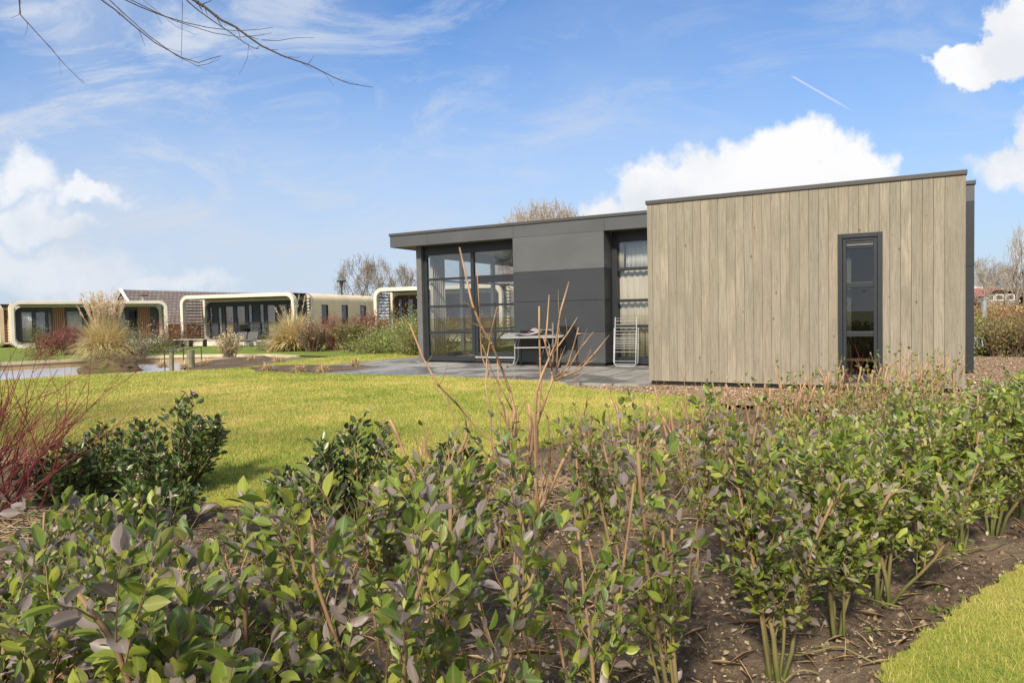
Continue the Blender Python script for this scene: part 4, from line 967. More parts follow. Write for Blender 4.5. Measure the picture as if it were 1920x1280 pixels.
def privet(base, h, g, label, group, nst=4, twigs=9, lsize=.036, step=.028, lmat='privet', smat='stem', spread=.22, lowest=.3, r0=.009, cut=True, tw_len=.2, straight=False, leafp=1.0, cat='shrub', name='privet_plant', lean=(0, 0), top=.98):
    c = empty(name, (base[0], base[1], base[2] if len(base) > 2 else 0), 0, label, cat, group)
    b = MB(); LP = []; LD = []
    for k in range(nst):
        a = g.random()*6.283; sp = spread*(.3+g.random()); hh = h*(.72+.3*g.random())
        st = (math.cos(a)*.018, math.sin(a)*.018, -.09)
        pts = stemline(st, (math.cos(a)*sp+lean[0], math.sin(a)*sp+lean[1], 1), hh, g, 9, .10, .07)
        rr_ = r0*(.7+.5*g.random()); end = rr_*(.62 if cut else .3)
        b.tube(pts, [x*(.86+.28*g.random()) for x in np.linspace(rr_, end, 10)], 6)
        for q in range(twigs):
            f = lowest+(top-lowest)*((q+g.random())/twigs); p, t = along(pts, f)
            dd = side_dir(t, g, math.radians(28+25*g.random())); dd[2] = abs(dd[2])*.9+.25
            L_ = tw_len*(.5+.8*g.random())*(1.15-.5*f); tp = stemline(p, dd, L_, g, 4, .14, .08)
            tr = rr_*.38*(1-.3*f); b.tube(tp, [tr, tr*.85, tr*.7, tr*.5, tr*.35], 4, cap=False)
            subs = [(tp, L_)]
            if L_ > .13 and g.random() < .7:
                p2, t2 = along(tp, .3+.4*g.random()); d2 = side_dir(t2, g, .7); d2[2] += .3; sp2 = stemline(p2, d2, L_*.6, g, 3, .12, .06); b.tube(sp2, [tr*.6, tr*.5, tr*.4, tr*.3], 3, cap=False); subs.append((sp2, L_*.6))
            for tp_, L2 in subs:
                x = .03
                while x < L2:
                    if g.random() < leafp:
                        p3, t3 = along(tp_, x/L2); s1 = side_dir(t3, g, math.radians(52)); s2 = 2*t3*(t3@s1)-s1
                        for sd in (s1, s2): LP.append(p3+sd*.003); LD.append(sd+np.array([0, 0, .15]))
                    x += step*(.7+.6*g.random())
                if g.random() < leafp: p3, t3 = along(tp_, .999); LP.append(p3); LD.append(t3); LP.append(p3); LD.append(side_dir(t3, g, .5))
        if leafp > .3:   # leaves straight on the stem
            for q in range(int(hh*10*leafp)):
                p, t = along(pts, lowest+(top-lowest)*g.random()); LP.append(p); LD.append(side_dir(t, g, 1.0)+np.array([0, 0, .2]))
    b.build('stems', M[smat], c, smooth=True)
    if LP: leaves('leaves', LP, LD, lsize, M[lmat], c, g, width=.58)
    return c, len(LP)

nleaf = 0
FD = np.array([.768, .640, 0]); B0 = np.array([.85, 2.36, 0]); FP = np.array([-.640, .768, 0])
GR1 = 'privet plants of the front hedge row'; GR2 = 'privet plants of the second hedge row'; GR3 = 'cut straw coloured plants of the back hedge row'
ORD = ['first', 'second', 'third', 'fourth', 'fifth', 'sixth', 'seventh', 'eighth', 'ninth', 'tenth', 'eleventh', 'twelfth', 'thirteenth', 'fourteenth', 'fifteenth', 'sixteenth']
rows1 = list(range(12, -5, -1))
for i, k in enumerate(rows1):
    g = np.random.default_rng(100+k); p = B0+FD*(k*.462)+FP*(g.normal()*.02)
    dense = k >= 0
    lab = f'{ORD[i]} privet plant from the right in the front row beside the grass strip' if i < 16 else 'privet plant nearest the camera at the bottom left corner'
    if k >= 0: _, n = privet(p, .80+.08*g.random()-(.02 if k > 3 else 0), g, lab, GR1, nst=6 if dense else 3, twigs=22 if dense else 8, lsize=.037 if dense else .038, step=.024 if dense else .036, lmat='privet_far' if k > 0 else 'privet', spread=.12, lowest=.30 if dense else .25, r0=.0085, tw_len=.20 if dense else .24, leafp=.95 if dense else .6)
    else: _, n = privet(p, .93, g, lab, GR1, nst=6 if k < -2 else 4, twigs=18 if k < -2 else 11, lsize=.043 if k < -2 else .040, step=.031, lmat='privet', spread=.16, lowest=.25, r0=.0068, tw_len=.22, leafp=.92 if k < -2 else .75, top=.94)
    nleaf += n
for i, k in enumerate(range(11, -7, -1)):
    g = np.random.default_rng(300+k); p = B0+FD*(k*.462+.2)+FP*(.50+g.normal()*.03)
    lab = f'{ORD[i]} privet plant from the right in the second row' if i < 16 else 'privet plant far left in the second row by the red stems' if i == 16 else 'leftmost privet plant of the second row at the picture edge'
    sparse = -3 <= k <= 0
    _, n = privet(p, (.78 if k > 1 else .92 if k > -4 else .78)+.08*g.random(), g, lab, GR2, nst=(6 if k < -3 else 4) if not sparse else 3, twigs=(18 if k < -3 else 11) if not sparse else 14, lsize=.034 if k > -2 else .040, step=.032, lmat='privet_far' if k > 1 else 'privet', spread=.2 if not sparse else .24, top=.98 if k > 1 else .95, lowest=.3 if not sparse else .55, r0=.008 if not sparse else .006, tw_len=.22, leafp=.9); nleaf += n
for i, (x_, y_, h_, la) in enumerate(((-1.0, 1.75, .78, 'leafy privet plant filling the lower left between the hedge rows'), (-1.32, 2.05, .76, 'leafy privet plant at the left picture edge below the red stems'), (-.80, 1.36, .80, 'leafy privet plant low at the left corner, in front of its neighbours'), (-1.10, 1.48, .78, 'leafy privet plant cut by the left picture edge'), (-1.62, 2.45, .66, 'leafy privet plant under the red dogwood fan'), (-.30, 2.75, .74, 'leafy privet plant left of the tall bare shoots'), (-.92, 2.75, .60, 'leafy privet plant between the two dark evergreens'))):
    g = np.random.default_rng(620+i); _, n = privet((x_, y_, 0), h_, g, la, 'privet plants filling the left of the hedge', nst=5, twigs=14, lsize=.038, step=.030, lmat='privet', spread=.24, lowest=.34, r0=.0062, tw_len=.22, leafp=.85, top=.94); nleaf += n
# back row: cut pale stems with few leaves
for i, k in enumerate(range(11, -4, -1)):
    g = np.random.default_rng(500+k); p = np.array([.8, 4.67, 0])+FD*(k*.5)+FP*(g.normal()*.05)
    lp = .06 if k < 3 else .30
    _, n = privet(p, .74+.14*g.random(), g, f'{ORD[i]} cut straw coloured plant from the right in the back row', GR3, nst=7, twigs=5, lsize=.036, step=.05, lmat='privet_far', smat='stem2', spread=.34, lowest=.3, r0=.012, tw_len=.26, leafp=lp, name='cut_shrub'); nleaf += n
for i, k in enumerate(range(9, -5, -1)):
    g = np.random.default_rng(700+k); p = np.array([.35, 3.95, 0])+FD*(k*.5)+FP*(g.normal()*.10)
    lp = .22 if k < 2 else .6
    _, n = privet(p, .52+.16*g.random(), g, f'{ORD[i]} low twiggy plant from the right between the hedge rows', 'low twiggy plants between the hedge rows', nst=5, twigs=7, lsize=.034, step=.04, lmat='privet_far' if k > 0 else 'privet', smat='stem2', spread=.4, lowest=.2, r0=.006, tw_len=.26, leafp=lp, name='twiggy_shrub'); nleaf += n

# the two tall bare shrubs in front of the patio
def zp(x, y): return 760+x*.328, 440+y*.328
def tall_shrub(lines, basepx, Y, label, seed):
    g = np.random.default_rng(seed); Bp = at(basepx, 640, Y); c = empty('tall_bare_shrub', (Bp[0], Bp[1], 0), 0, label, 'shrub'); b = MB()
    for ln, r0, r1, ground in lines:
        yy = Y+g.normal()*.10; pts = []
        for i, q in enumerate(ln[::-1]): P = at(*zp(*q), yy+.04*i*g.normal()); pts.append(P-np.array([Bp[0], Bp[1], 0]))
        if ground: pts = [np.array([g.normal()*.03, g.normal()*.03, -.05]), pts[0]*np.array([.45, .45, .45])+np.array([0, 0, .0])]+pts
        r0, r1 = r0*.92, r1*.9; rs = list(np.linspace(r0, r1, len(pts))); b.tube(pts, rs, 7)
        for i in range(1, len(pts)):       # nodes and short side twigs
            p, t = along(pts, (i-.4)/len(pts)); b.tube([p-t*.006, p, p+t*.006], [rs[i]*.9, rs[i]*1.5, rs[i]*.9], 6, cap=False)
            if g.random() < .5: tw = stemline(p, side_dir(t, g, .7), .05+.10*g.random(), g, 3, .1, .1); b.tube(tw, [rs[i]*.4, rs[i]*.3, rs[i]*.25, rs[i]*.15], 4, cap=False)
    b.build('stems', M['stem2'], c, smooth=True)
    return c, Bp
LA = [([(310,75),(345,230),(380,390),(430,520),(490,620),(550,760),(600,900),(625,1010),(610,1110)], .0085, .006, 1),
      ([(408,180),(425,470),(435,690),(490,830),(560,980),(585,1110)], .0065, .0025, 1), ([(525,415),(490,560),(465,720),(460,880),(490,1020),(490,1150)], .006, .004, 1),
      ([(25,510),(100,700),(180,850),(290,960),(380,1070),(500,1190)], .0065, .005, 1), ([(440,630),(500,790),(560,900),(610,1000)], .004, .003, 0), ([(525,690),(535,900),(540,1100)], .004, .003, 1), ([(630,785),(600,880),(585,950)], .003, .0015, 0),
      ([(180,850),(240,960),(300,1100),(340,1200)], .004, .003, 1)]
LB = [([(935,270),(890,430),(860,620),(780,800),(750,900),(740,1080)], .0085, .0055, 1), ([(822,345),(810,520),(800,620),(835,760),(840,830),(780,1000),(750,1090)], .010, .004, 1),
      ([(765,410),(765,560),(770,700),(775,860),(755,1080)], .0065, .0055, 1), ([(985,470),(930,560),(850,670),(835,760)], .006, .0035, 0), ([(990,530),(960,640),(930,740),(855,820)], .0045, .003, 0),
      ([(1075,555),(1000,650),(930,770),(850,820)], .0045, .003, 0), ([(1165,575),(1080,680),(1000,770),(850,830)], .0055, .0035, 0), ([(1105,700),(1030,740),(1000,770),(860,830)], .004, .002, 0),
      ([(880,530),(870,640),(865,780)], .004, .002, 0), ([(915,635),(880,720),(860,800)], .003, .0015, 0), ([(1060,660),(1050,700),(960,780),(860,825)], .0035, .002, 0), ([(790,590),(820,690),(838,780)], .005, .004, 0), ([(1070,760),(960,830),(850,835)], .003, .002, 0)]
tall_shrub(LA, 944, 3.75, 'tall bare shrub with long reddish shoots crossing the glazed door', 21)
cB, BpB = tall_shrub(LB, 1000, 3.85, 'tall bare shrub with many forked shoots in front of the garden table', 22)

# dark evergreen shrubs with flower heads
def evergreen(px, pyb, w_, h, label, seed, nst=26, fl=10, lsize=.050, dens=1.0):
    g = np.random.default_rng(seed); P = G(px, pyb, 0); c = empty('evergreen_shrub', (P[0], P[1], 0), 0, label, 'shrub', 'dark flowering evergreens on the lawn edge'); b = MB(); LP = []; LD = []; FPt = []
    for k in range(nst):
        a = g.random()*6.283; rad = math.sqrt(g.random()); hh = h*(1.05-.55*rad**2)*(.75+.35*g.random())
        d_ = np.array([math.cos(a)*rad*w_*.5/hh, math.sin(a)*rad*w_*.5/hh, 1.0]); L_ = hh*np.linalg.norm(d_)*.97
        pts = stemline((math.cos(a)*.06, math.sin(a)*.06, -.02), d_, L_, g, 6, .07, .02); b.tube(pts, list(np.linspace(.008, .003, 7)), 5)
        nl = int(60*dens)
        for q in range(nl):
            f = .12+.88*g.random()**.75; p, t = along(pts, f)
            tw = side_dir(t, g, .9); off_ = g.random()*.11*(1.1-f*.6); LP.append(p+tw*off_); LD.append(tw+np.array([0, 0, .25])*g.random())
        for q in range(4): p, t = along(pts, .985); LP.append(p); LD.append(side_dir(t, g, .6))
        if k < fl: FPt.append(pts[-1])
    b.build('stems', M['stem'], c); leaves('leaves', LP, LD, lsize, M['darkleaf'], c, g, width=.62)
    for p in FPt:
        Q = [p+g.normal(size=3)*np.array([.015, .015, .006])+np.array([0, 0, .012]) for q in range(46)]
        leaves('flower_head', Q, g.normal(size=(46, 3))+np.array([0, 0, .6]), .015, M['flower'], c, g, width=.9, low=True)
evergreen(335, 925, .62, .66, 'dark round evergreen shrub with pale flower heads before the lawn', 31, 34, 14)
evergreen(655, 975, .50, .60, 'dark evergreen shrub with pinkish flower heads left of the lawn centre', 32, 28, 12)
evergreen(215, 905, .62, .42, 'low spreading evergreen shrub beside the red stems', 33, 24, 8)
evergreen(120, 940, .55, .40, 'low evergreen shrub growing into the red dogwood', 34, 20, 6)
evergreen(265, 990, .55, .34, 'lowest evergreen shrub in front of the round one', 35, 18, 4)
evergreen(850, 925, .36, .36, 'small evergreen shrub behind the tall bare shoots', 36, 16, 4)
evergreen(560, 960, .40, .30, 'small low evergreen at the foot of the pink flowered shrub', 37, 14, 5)

# red dogwood, far dogwoods and twiggy bushes
def twiggy(P, w_, h, n, mat, label, seed, cat='shrub', name='twiggy_shrub', r0=.006, leafmat_=None, nl=0, lsize=.05, branch=4, sides=4, group=None, lean=(0, 0, 0), lown=False):
    g = np.random.default_rng(seed); c = empty(name, tuple(P), 0, label, cat, group); b = MB(); LP = []; LD = []
    for k in range(n):
        a = g.random()*6.283; rad = g.random()**.6; hh = h*(1.08-.4*rad)*(.7+.35*g.random()); d_ = np.array([math.cos(a)*rad*w_*.5/h, math.sin(a)*rad*w_*.5/h, 1.0])+np.array(lean)
        L_ = hh*min(np.linalg.norm(d_), 1.35); pts = stemline((g.normal()*w_*.06, g.normal()*w_*.06, -.03), d_, L_, g, 6, .07, .02); rr_ = r0*(.6+.6*g.random())
        b.tube(pts, list(np.linspace(rr_, rr_*.25, 7)), sides, cap=False)
        for q in range(branch):
            f = .25+.65*g.random(); p, t = along(pts, f); d2 = side_dir(t, g, math.radians(28+15*g.random())); d2[2] = abs(d2[2])+.1
            tw = stemline(p, d2, L_*(.22+.3*g.random())*(1.1-f*.5), g, 4, .1, .06); b.tube(tw, [rr_*.5, rr_*.4, rr_*.32, rr_*.25, rr_*.15], 3, cap=False)
            if nl:
                for z_ in range(nl): p3, t3 = along(tw, g.random()); LP.append(p3+g.normal(size=3)*lsize*.4); LD.append(side_dir(t3, g, .8))
    b.build('stems', mat, c)
    if LP: leaves('leaves', LP, LD, lsize, leafmat_, c, g, width=.6, low=True)
    return c
twiggy(G(-60, 985, 0), 2.8, 1.22, 66, M['redstem'], 'red stemmed dogwood fanning out at the left edge', 41, name='red_dogwood', r0=.0062, branch=5, sides=5, lean=(.16, -.05, 0))
twiggy(G(-130, 1010, 0), 1.6, 1.2, 26, M['redstem'], 'red stemmed dogwood mostly outside the left edge', 42, name='red_dogwood', r0=.0062, branch=4, sides=5)
_p = at(1575, 600, 8.6); twiggy((_p[0], _p[1], 0), .9, .72, 12, M['redstem'], 'small red stemmed dogwood before the slim window', 40, name='red_dogwood', r0=.004, branch=4)
def Z(px, py, z=0.): p = G(px, py, z); return (p[0], p[1], z)
def ZF(px, Y): p = at(px, 600, Y); return (p[0], p[1], float(zfar(p[0], p[1])))
twiggy(ZF(128, 30), 2.6, 1.45, 110, M['redstem_far'], 'dense dark red dogwood across the pond left of the pampas', 43, name='red_dogwood', r0=.014, branch=6, group='plants on the far bank')
twiggy(ZF(92, 29), 1.5, 1.0, 50, M['redstem_far'], 'smaller dusky red bush beside the conifer across the pond', 44, name='red_dogwood', r0=.012, branch=6, leafmat_=M['redleaf'], nl=3, lsize=.07, group='plants on the far bank')
def bushy(P, w_, h, nl, lsize, lm, label, seed, name='leafy_bush', cat='shrub', shape='round', group='plants on the far bank', up=.6, width=.5):
    """leafy bush: several lobes of leaf clusters on a stem frame"""
    nl = int(nl*1.6); g = np.random.default_rng(seed); c = empty(name, tuple(P), 0, label, cat, group); b = MB(); LP = []; LD = []
    nb = max(10, int(nl/70)); 
    for k in range(nb):
        a = g.random()*6.283; rad = g.random()**.5
        if shape == 'cone': zz = h*(.1+.9*g.random()); rad = g.random()**.5*(1.05-zz/h)
        elif shape == 'box': zz = h*(.25+.75*g.random())
        else: zz = h*(.15+.85*g.random())*math.sqrt(max(.05, 1-.75*rad*rad))
        tip = np.array([math.cos(a)*rad*w_*.5, math.sin(a)*rad*w_*.5, zz]); st = np.array([tip[0]*.15, tip[1]*.15, 0])
        mid = (st+tip)/2+g.normal(size=3)*.04*h; b.tube([st, mid, tip], [.012*h+.004, .008*h+.003, .003*h+.001], 4, cap=False)
        m_ = nl//nb; cl = lsize*2.2+h*.05
        for q in range(m_):
            f = g.random(); base = tip*(.45+.55*f)+st*(.55-.55*f); o_ = g.normal(size=3)*cl; LP.append(base+o_); LD.append(o_/cl+np.array([0, 0, up])+g.normal(size=3)*.4)
    b.build('stems', M['brownstem'], c); LP = np.array(LP); LP[:, 2] = np.maximum(LP[:, 2], .01)
    leaves('leaves', LP, LD, lsize, lm, c, g, width=width, low=True); return c
bushy(ZF(72, 29.5), 1.1, 1.25, 1400, .07, M['olive'], 'olive conifer bush at the left across the pond', 45, 'conifer_bush', shape='cone')
bushy(ZF(78, 24.5), 1.2, .45, 900, .06, M['mixedleaf'], 'low speckled green shrub at the far bank edge', 46, group='plants on the far bank')
bushy(ZF(252, 27.5), 1.5, 1.35, 1800, .07, M['paleleaf'], 'green shrub with cream tipped leaves right of the big pampas', 47)
bushy(ZF(296, 30), 1.9, .85, 1800, .07, M['needle'], 'low spreading dark conifer before the long chalet', 48, 'conifer_bush', up=.1)
bushy(ZF(505, 30), 1.3, .95, 1500, .06, M['needle'], 'round clipped dark bush beside the sun loungers', 49)
def grass_clump(P, w_, h, nb_, label, seed, mat='pampas', plumes=0, ph=1.5, name='pampas_grass', cat='grass', bw=.012, group='plants on the far bank', fan=1.0, pl_spread=.2):
    g = np.random.default_rng(seed); c = empty(name, tuple(P), 0, label, cat, group); S = 6; V = []; T = []; R_ = []
    for k in range(nb_):
        a = g.random()*6.283; el = g.random()**.7; L_ = h*(.7+.55*g.random()); out = fan*(.1+.95*(1-el)); p = np.array([g.normal()*w_*.07, g.normal()*w_*.07, 0]); d_ = np.array([math.cos(a)*out, math.sin(a)*out, 1.0]); d_ /= np.linalg.norm(d_)
        sd = np.array([-math.sin(a), math.cos(a), 0]); r_ = g.random(); n0 = len(V)
        for i in range(S+1):
            wv = bw*(1-(i/S)**2)*(.6+.8*r_)+.0006; V += [p-sd*wv/2, p+sd*wv/2]
            d_ = d_+np.array([math.cos(a)*.16*out, math.sin(a)*.16*out, -.13*(i+1)*(.4+out*.8)*.5]); d_ /= np.linalg.norm(d_); p = p+d_*L_/S
        for i in range(S): q = n0+2*i; T += [(q, q+1, q+3, q+2)]; R_.append(r_)
    V = np.array(V); V[:, 2] = np.maximum(V[:, 2], .01)
    tri_mesh('blades', V, np.array(T), np.array(R_), M[mat], c)
    if plumes:
        b = MB(); Q = []; D_ = []
        for k in range(plumes):
            a = g.random()*6.283; o_ = pl_spread*(.2+g.random()); L_ = ph*(.72+.35*g.random()); pts = stemline((g.normal()*.08, g.normal()*.08, 0), (math.cos(a)*o_, math.sin(a)*o_, 1), L_, g, 6, .03, 0); b.tube(pts, list(np.linspace(.009, .004, 7)), 4, r=g.random(), cap=False)
            for q in range(34): p, t = along(pts, .76+.24*g.random()); Q.append(p+g.normal(size=3)*.014); D_.append(t+g.normal(size=3)*.35)
        b.build('stalks', M['pampas'], c); leaves('plumes', Q, D_, .11, M['plume'], c, g, width=.22, low=True)
    return c
grass_clump(ZF(196, 25.3), 1.8, 1.40, 2400, 'big straw coloured pampas clump with upright stalks on the pond mound', 51, plumes=90, ph=2.3, bw=.036, pl_spread=.30)
grass_clump(ZF(548, 29), 1.9, 1.5, 1500, 'pale pampas grass with slanting plumes before the middle chalet', 52, plumes=10, ph=2.5, bw=.044, pl_spread=.42)
grass_clump(ZF(515, 28.5), 1.4, .55, 420, 'low yellow grass tuft at the foot of the pale pampas', 53, bw=.03)
twiggy(ZF(585, 27.5), 2.0, 1.25, 110, M['brownstem'], 'pinkish brown twiggy bush right of the pale pampas', 54, name='brown_bush', r0=.013, branch=6, leafmat_=M['brownleaf'], nl=3, lsize=.08, group='plants on the far bank')
twiggy(ZF(655, 26.5), 2.1, 1.25, 120, M['brownstem'], 'olive green bush with fine upright twigs before the side windows', 55, name='olive_bush', r0=.012, branch=6, leafmat_=M['olive'], nl=5, lsize=.08, group='plants on the far bank')
twiggy(ZF(690, 29), 2.6, 1.7, 120, M['redstem_far'], 'tall red brown twiggy bush before the chalet side wall', 56, name='brown_bush', r0=.013, branch=6, leafmat_=M['redleaf'], nl=3, lsize=.08, group='plants on the far bank')
twiggy(ZF(620, 29.5), 2.6, 1.7, 80, M['redstem_far'], 'loose rosy twiggy bush under the first side window', 57, name='brown_bush', r0=.012, branch=6, leafmat_=M['redleaf'], nl=2, lsize=.07, group='plants on the far bank')
bushy(ZF(735, 25.5), 3.6, .95, 5200, .075, M['privet_far'], 'broad bright green bush left of the house corner', 58)
bushy(ZF(775, 24.2), 1.7, 1.6, 2800, .075, M['privet_far'], 'tall green bush touching the house corner', 59)
bushy(ZF(755, 27.5), 2.2, 1.5, 1800, .07, M['mixedleaf'], 'olive brown bush before the red brown chalet front', 60)
for i_, (s_, t_, w__, h__, la_) in enumerate(((-9.6, 6.6, 2.0, 1.5, 'green bush outside the side glazing, seen through the room'), (-10.4, 9.0, 2.6, 1.7, 'green bush further behind the side glazing'), (-10.2, 11.8, 3.0, 1.6, 'olive green bush behind the house by the side glazing'))):
    bushy(tuple(HW(s_, t_, 0)), w__, h__, 2600, .07, M['privet_far' if i_ < 2 else 'mixedleaf'], la_, 160+i_, group='bushes beside the house')
bushy(ZF(700, 24.5), 1.6, .55, 1500, .07, M['privet_far'], 'low green bush at the end of the lawn strip', 61)
twiggy(Z(430, 668), 1.5, .95, 80, M['brownstem'], 'small straw tipped shrub on the soil mound by the pond', 62, name='mound_shrub', r0=.009, branch=5, leafmat_=M['pampas'], nl=3, lsize=.07, group='plants on the far bank')
bushy(ZF(332, 42), 3.4, 1.5, 2400, .11, M['redleaf'], 'red brown hedge block between the two chalets', 63, 'hedge', shape='box')
twiggy(ZF(265, 24.8), 1.0, .7, 40, M['brownstem'], 'thin grey green sapling beside the slim pond post', 64, r0=.008, branch=5, leafmat_=M['paleleaf'], nl=3, lsize=.05, group='plants on the far bank')
# mossy mound in the pond
def blob(name, P, rx, ry, rz, mat, label, cat, seed, **kw):
    g = np.random.default_rng(seed); nu, nv = 36, 14; V = []; ph = g.random(6)*6
    for j in range(nv+1):
        el = (j/nv)*math.pi/2
        for i in range(nu):
            a = i*2*math.pi/nu; k = 1+.18*math.sin(3*a+ph[0])+.14*math.sin(5*a+ph[1]+el*3)+.10*math.sin(9*a+ph[2]+el*5)+.16*g.random()
            V.append((math.cos(a)*math.cos(el)*rx*k, math.sin(a)*math.cos(el)*ry*k, math.sin(el)**.8*rz*(1+.15*math.sin(4*a+ph[3]+2*el))-.15))
    Q = [(j*nu+i, j*nu+(i+1) % nu, (j+1)*nu+(i+1) % nu, (j+1)*nu+i) for j in range(nv) for i in range(nu)]
    o = tri_mesh(name, np.array(V), np.array(Q), np.full(len(Q), .5), mat, None, label=label, cat=cat, **kw); o.location = P; return o
blob('mossy_mound', tuple(G(205, 697, -.27)), .80, .75, .52, M['rock'], 'brown mossy mound standing in the pond under the pampas', 'mound', 71)
bushy(tuple(G(200, 690, -.20)+np.array([0, 0, .22])), 1.5, .42, 1500, .05, M['mixedleaf'], 'low brown green heather covering the top of the pond mound', 72)
bushy(tuple(G(228, 692, -.20)+np.array([0, 0, .12])), .9, .40, 900, .05, M['brownleaf'], 'rusty brown tuft on the right side of the pond mound', 73)
for i, (px, py, w_, la) in enumerate(((305, 690, .5, 'dry grass tuft lying at the pond edge left of the posts'), (345, 693, .35, 'tiny dry tuft in front of the thick post'), (500, 695, .7, 'brown dry tuft at the left end of the patio bed'), (560, 697, .6, 'brown dry tuft in the middle of the patio bed'), (605, 697, .6, 'brown dry tuft near the patio corner'), (665, 687, .5, 'dark dry tuft at the tip of the patio bed'), (470, 680, .5, 'dry tuft on the right of the soil mound'), (385, 686, .7, 'brown dry tuft on the left of the soil mound'), (340, 655, .7, 'round dry tuft on the far lawn before the hedge block'), (420, 656, .6, 'round dry tuft on the far lawn before the bench'), (520, 682, .6, 'dry tuft between soil mound and lawn strip'))):
    P = G(px, py, 0); grass_clump((P[0], P[1], float(zfar(P[0], P[1])) if P[1] > 23 else .0), w_, .26, 260, la, 80+i, mat='straw', name='dry_grass_tuft', group='dry cut back tufts', bw=.014, fan=1.5)

# right background: shrubs beside and beyond the path
sheet('path', [(13, 20.5), (40, 20.5), (60, 29), (16, 28)], .0, simple('pale_paving', (.50,.50,.50), (.42,.42,.43), rough=.7), kind='structure')
sheet('far_soil', [G(1780, 668, 0)[:2], G(2010, 668, 0)[:2], (22, 20.3), (12.5, 20.3)], .004, M['soil'], kind='structure')
bushy(Z(1840, 667), 1.0, .95, 1300, .07, M['privet_far'], 'green leafed shrub just right of the house end', 91, group='shrubs right of the house')
for i, (px, pyb, w_, h_, la) in enumerate(((1866, 669, 1.0, .9, 'thin brown hedge plant second from the house end'), (1886, 668, 1.0, .85, 'thin brown hedge plant before the gap of pale path'), (1908, 669, 1.1, .95, 'thin olive hedge plant near the right edge'), (1932, 669, 1.1, .95, 'thin hedge plant on the right picture edge'))):
    twiggy(Z(px, pyb), w_, h_, 55, M['brownstem'], la, 92+i, r0=.010, branch=6, leafmat_=M['mixedleaf'], nl=5, lsize=.06, group='shrubs right of the house')
for i, (px, Y, w_, h_, nl, lm, la) in enumerate(((1838, 30, 3.0, .75, 1500, 'brownleaf', 'brown bush behind the path next to the house end'), (1862, 32, 3.0, .62, 1500, 'mixedleaf', 'olive bush behind the path before the cabin'), (1895, 31, 3.2, .5, 1500, 'mixedleaf', 'wide olive bush behind the path'), (1925, 30, 3.0, .52, 1500, 'olive', 'olive bush behind the path at the right edge'), (1852, 44, 5, .95, 2000, 'brownleaf', 'tall brown shrub below the cabin railing'), (1880, 46, 4.5, .85, 2000, 'olive', 'dark olive shrub below the cabin'), (1905, 42, 4.5, .85, 2200, 'orangeleaf', 'orange reed bed right of the cabin'), (1888, 40, 2.2, .75, 1200, 'redleaf', 'red brown bush in front of the orange reeds'), (1832, 55, 5, 1.5, 1500, 'orangeleaf', 'pale dry reeds left of the cabin'), (1935, 52, 6, 1.1, 2400, 'brownleaf', 'brown thicket at the right edge behind the reeds'), (1885, 60, 9, .95, 2600, 'mixedleaf', 'long olive thicket at the foot of the cabin'))):
    bushy(ZF(px, Y), w_, h_, nl, .10 if Y < 40 else .15, M[lm], la, 110+i, group='bushes beyond the path')

# ---------------------------------------------------------------- bare trees
def bare_tree(P, h, w_, label, seed, bark='bark', n1=9, levels=4, r0=None, name='bare_tree', group='bare winter trees', up=.12, nch=5, fine=1.0, cz=.42, twig=None, trunk_f=.28, bush=0):
    g = np.random.default_rng(seed); c = empty(name, tuple(P), 0, label, 'tree', group); tr = MB(); cr_ = MB(); r0 = r0 or h*.018
    cen = np.array([0, 0, h*cz]); R3 = np.array([w_/2, w_/2, h*(1-cz)]); tw = .0055*fine
    lean = np.array([g.normal()*.02*h, g.normal()*.02*h, 0])
    trunk = [np.array([0, 0, -.1]), lean*.3+np.array([0, 0, h*.12]), lean*.6+np.array([0, 0, h*.22]), lean*.9+np.array([0, 0, h*.36]), lean*1.2+np.array([0, 0, h*.52])]
    tr.tube(trunk, [r0*1.3, r0, r0*.9, r0*.62, r0*.35], 8, cap=False)
    def arc(a, b, bend, ra, rb, mb, k):
        a, b = np.array(a), np.array(b); L_ = np.linalg.norm(b-a); m1 = a+(b-a)*.33+np.array([0, 0, -bend*L_])+g.normal(size=3)*L_*.05; m2 = a+(b-a)*.68+np.array([0, 0, -bend*L_*.8])+g.normal(size=3)*L_*.05
        mb.tube([a, m1, m2, b], [ra, ra*.8+rb*.2, ra*.4+rb*.6, rb], k, cap=False); return [a, m1, m2, b]
    def shell(u, f): return cen+u*R3*f
    def grow(line, u, f, lv, ra, rem):
        nn = nch if lv > 0 else nch+1
        for q in range(nn):
            st, _ = along(line, .30+.65*(q+g.random())/nn); sp_ = (.62, .36, .22, .14)[min(lv, 3)]
            v = u+g.normal(size=3)*sp_; v[2] = max(v[2], -.35); v /= np.linalg.norm(v); f2 = min(f+(1.0-f)*(.45+.3*g.random()), 1.0) if lv < levels-1 else .72+.32*g.random()
            tip = shell(v, f2); ln = arc(st, tip, .07, ra, max(ra*.45, tw), tr if lv == 0 else cr_, 5 if lv == 0 else 3)
            if lv < levels-1: grow(ln, v, f2, lv+1, max(ra*.45, tw), rem)
    for q in range(n1):
        a = q*2.4+g.random()*.6; el = -.1+1.05*((q+.5)/n1); v = np.array([math.cos(a)*math.sqrt(max(0, 1-el*el)), math.sin(a)*math.sqrt(max(0, 1-el*el)), el]); f0 = .48+.12*g.random()
        st, _ = along(trunk, .42+.55*(q/n1)); tip = shell(v, f0); ln = arc(st, tip, .10, r0*.42, r0*.20, tr, 6); grow(ln, v, f0, 1, r0*.15, 0)
        l2 = arc(tip, shell(v, .93), .0, r0*.19, tw, cr_, 4); grow(l2, v, .8, 2, r0*.07, 0)
    tr.build('trunk', M[bark], c, smooth=True); cr_.build('crown', M[twig or 'bark2'], c); return c
bare_tree(ZF(674, 78), 8.9, 6.0, 'wide bare tree behind the middle chalet, left of the pair', 201, n1=7, levels=4, fine=2.6, nch=4, twig='bark')
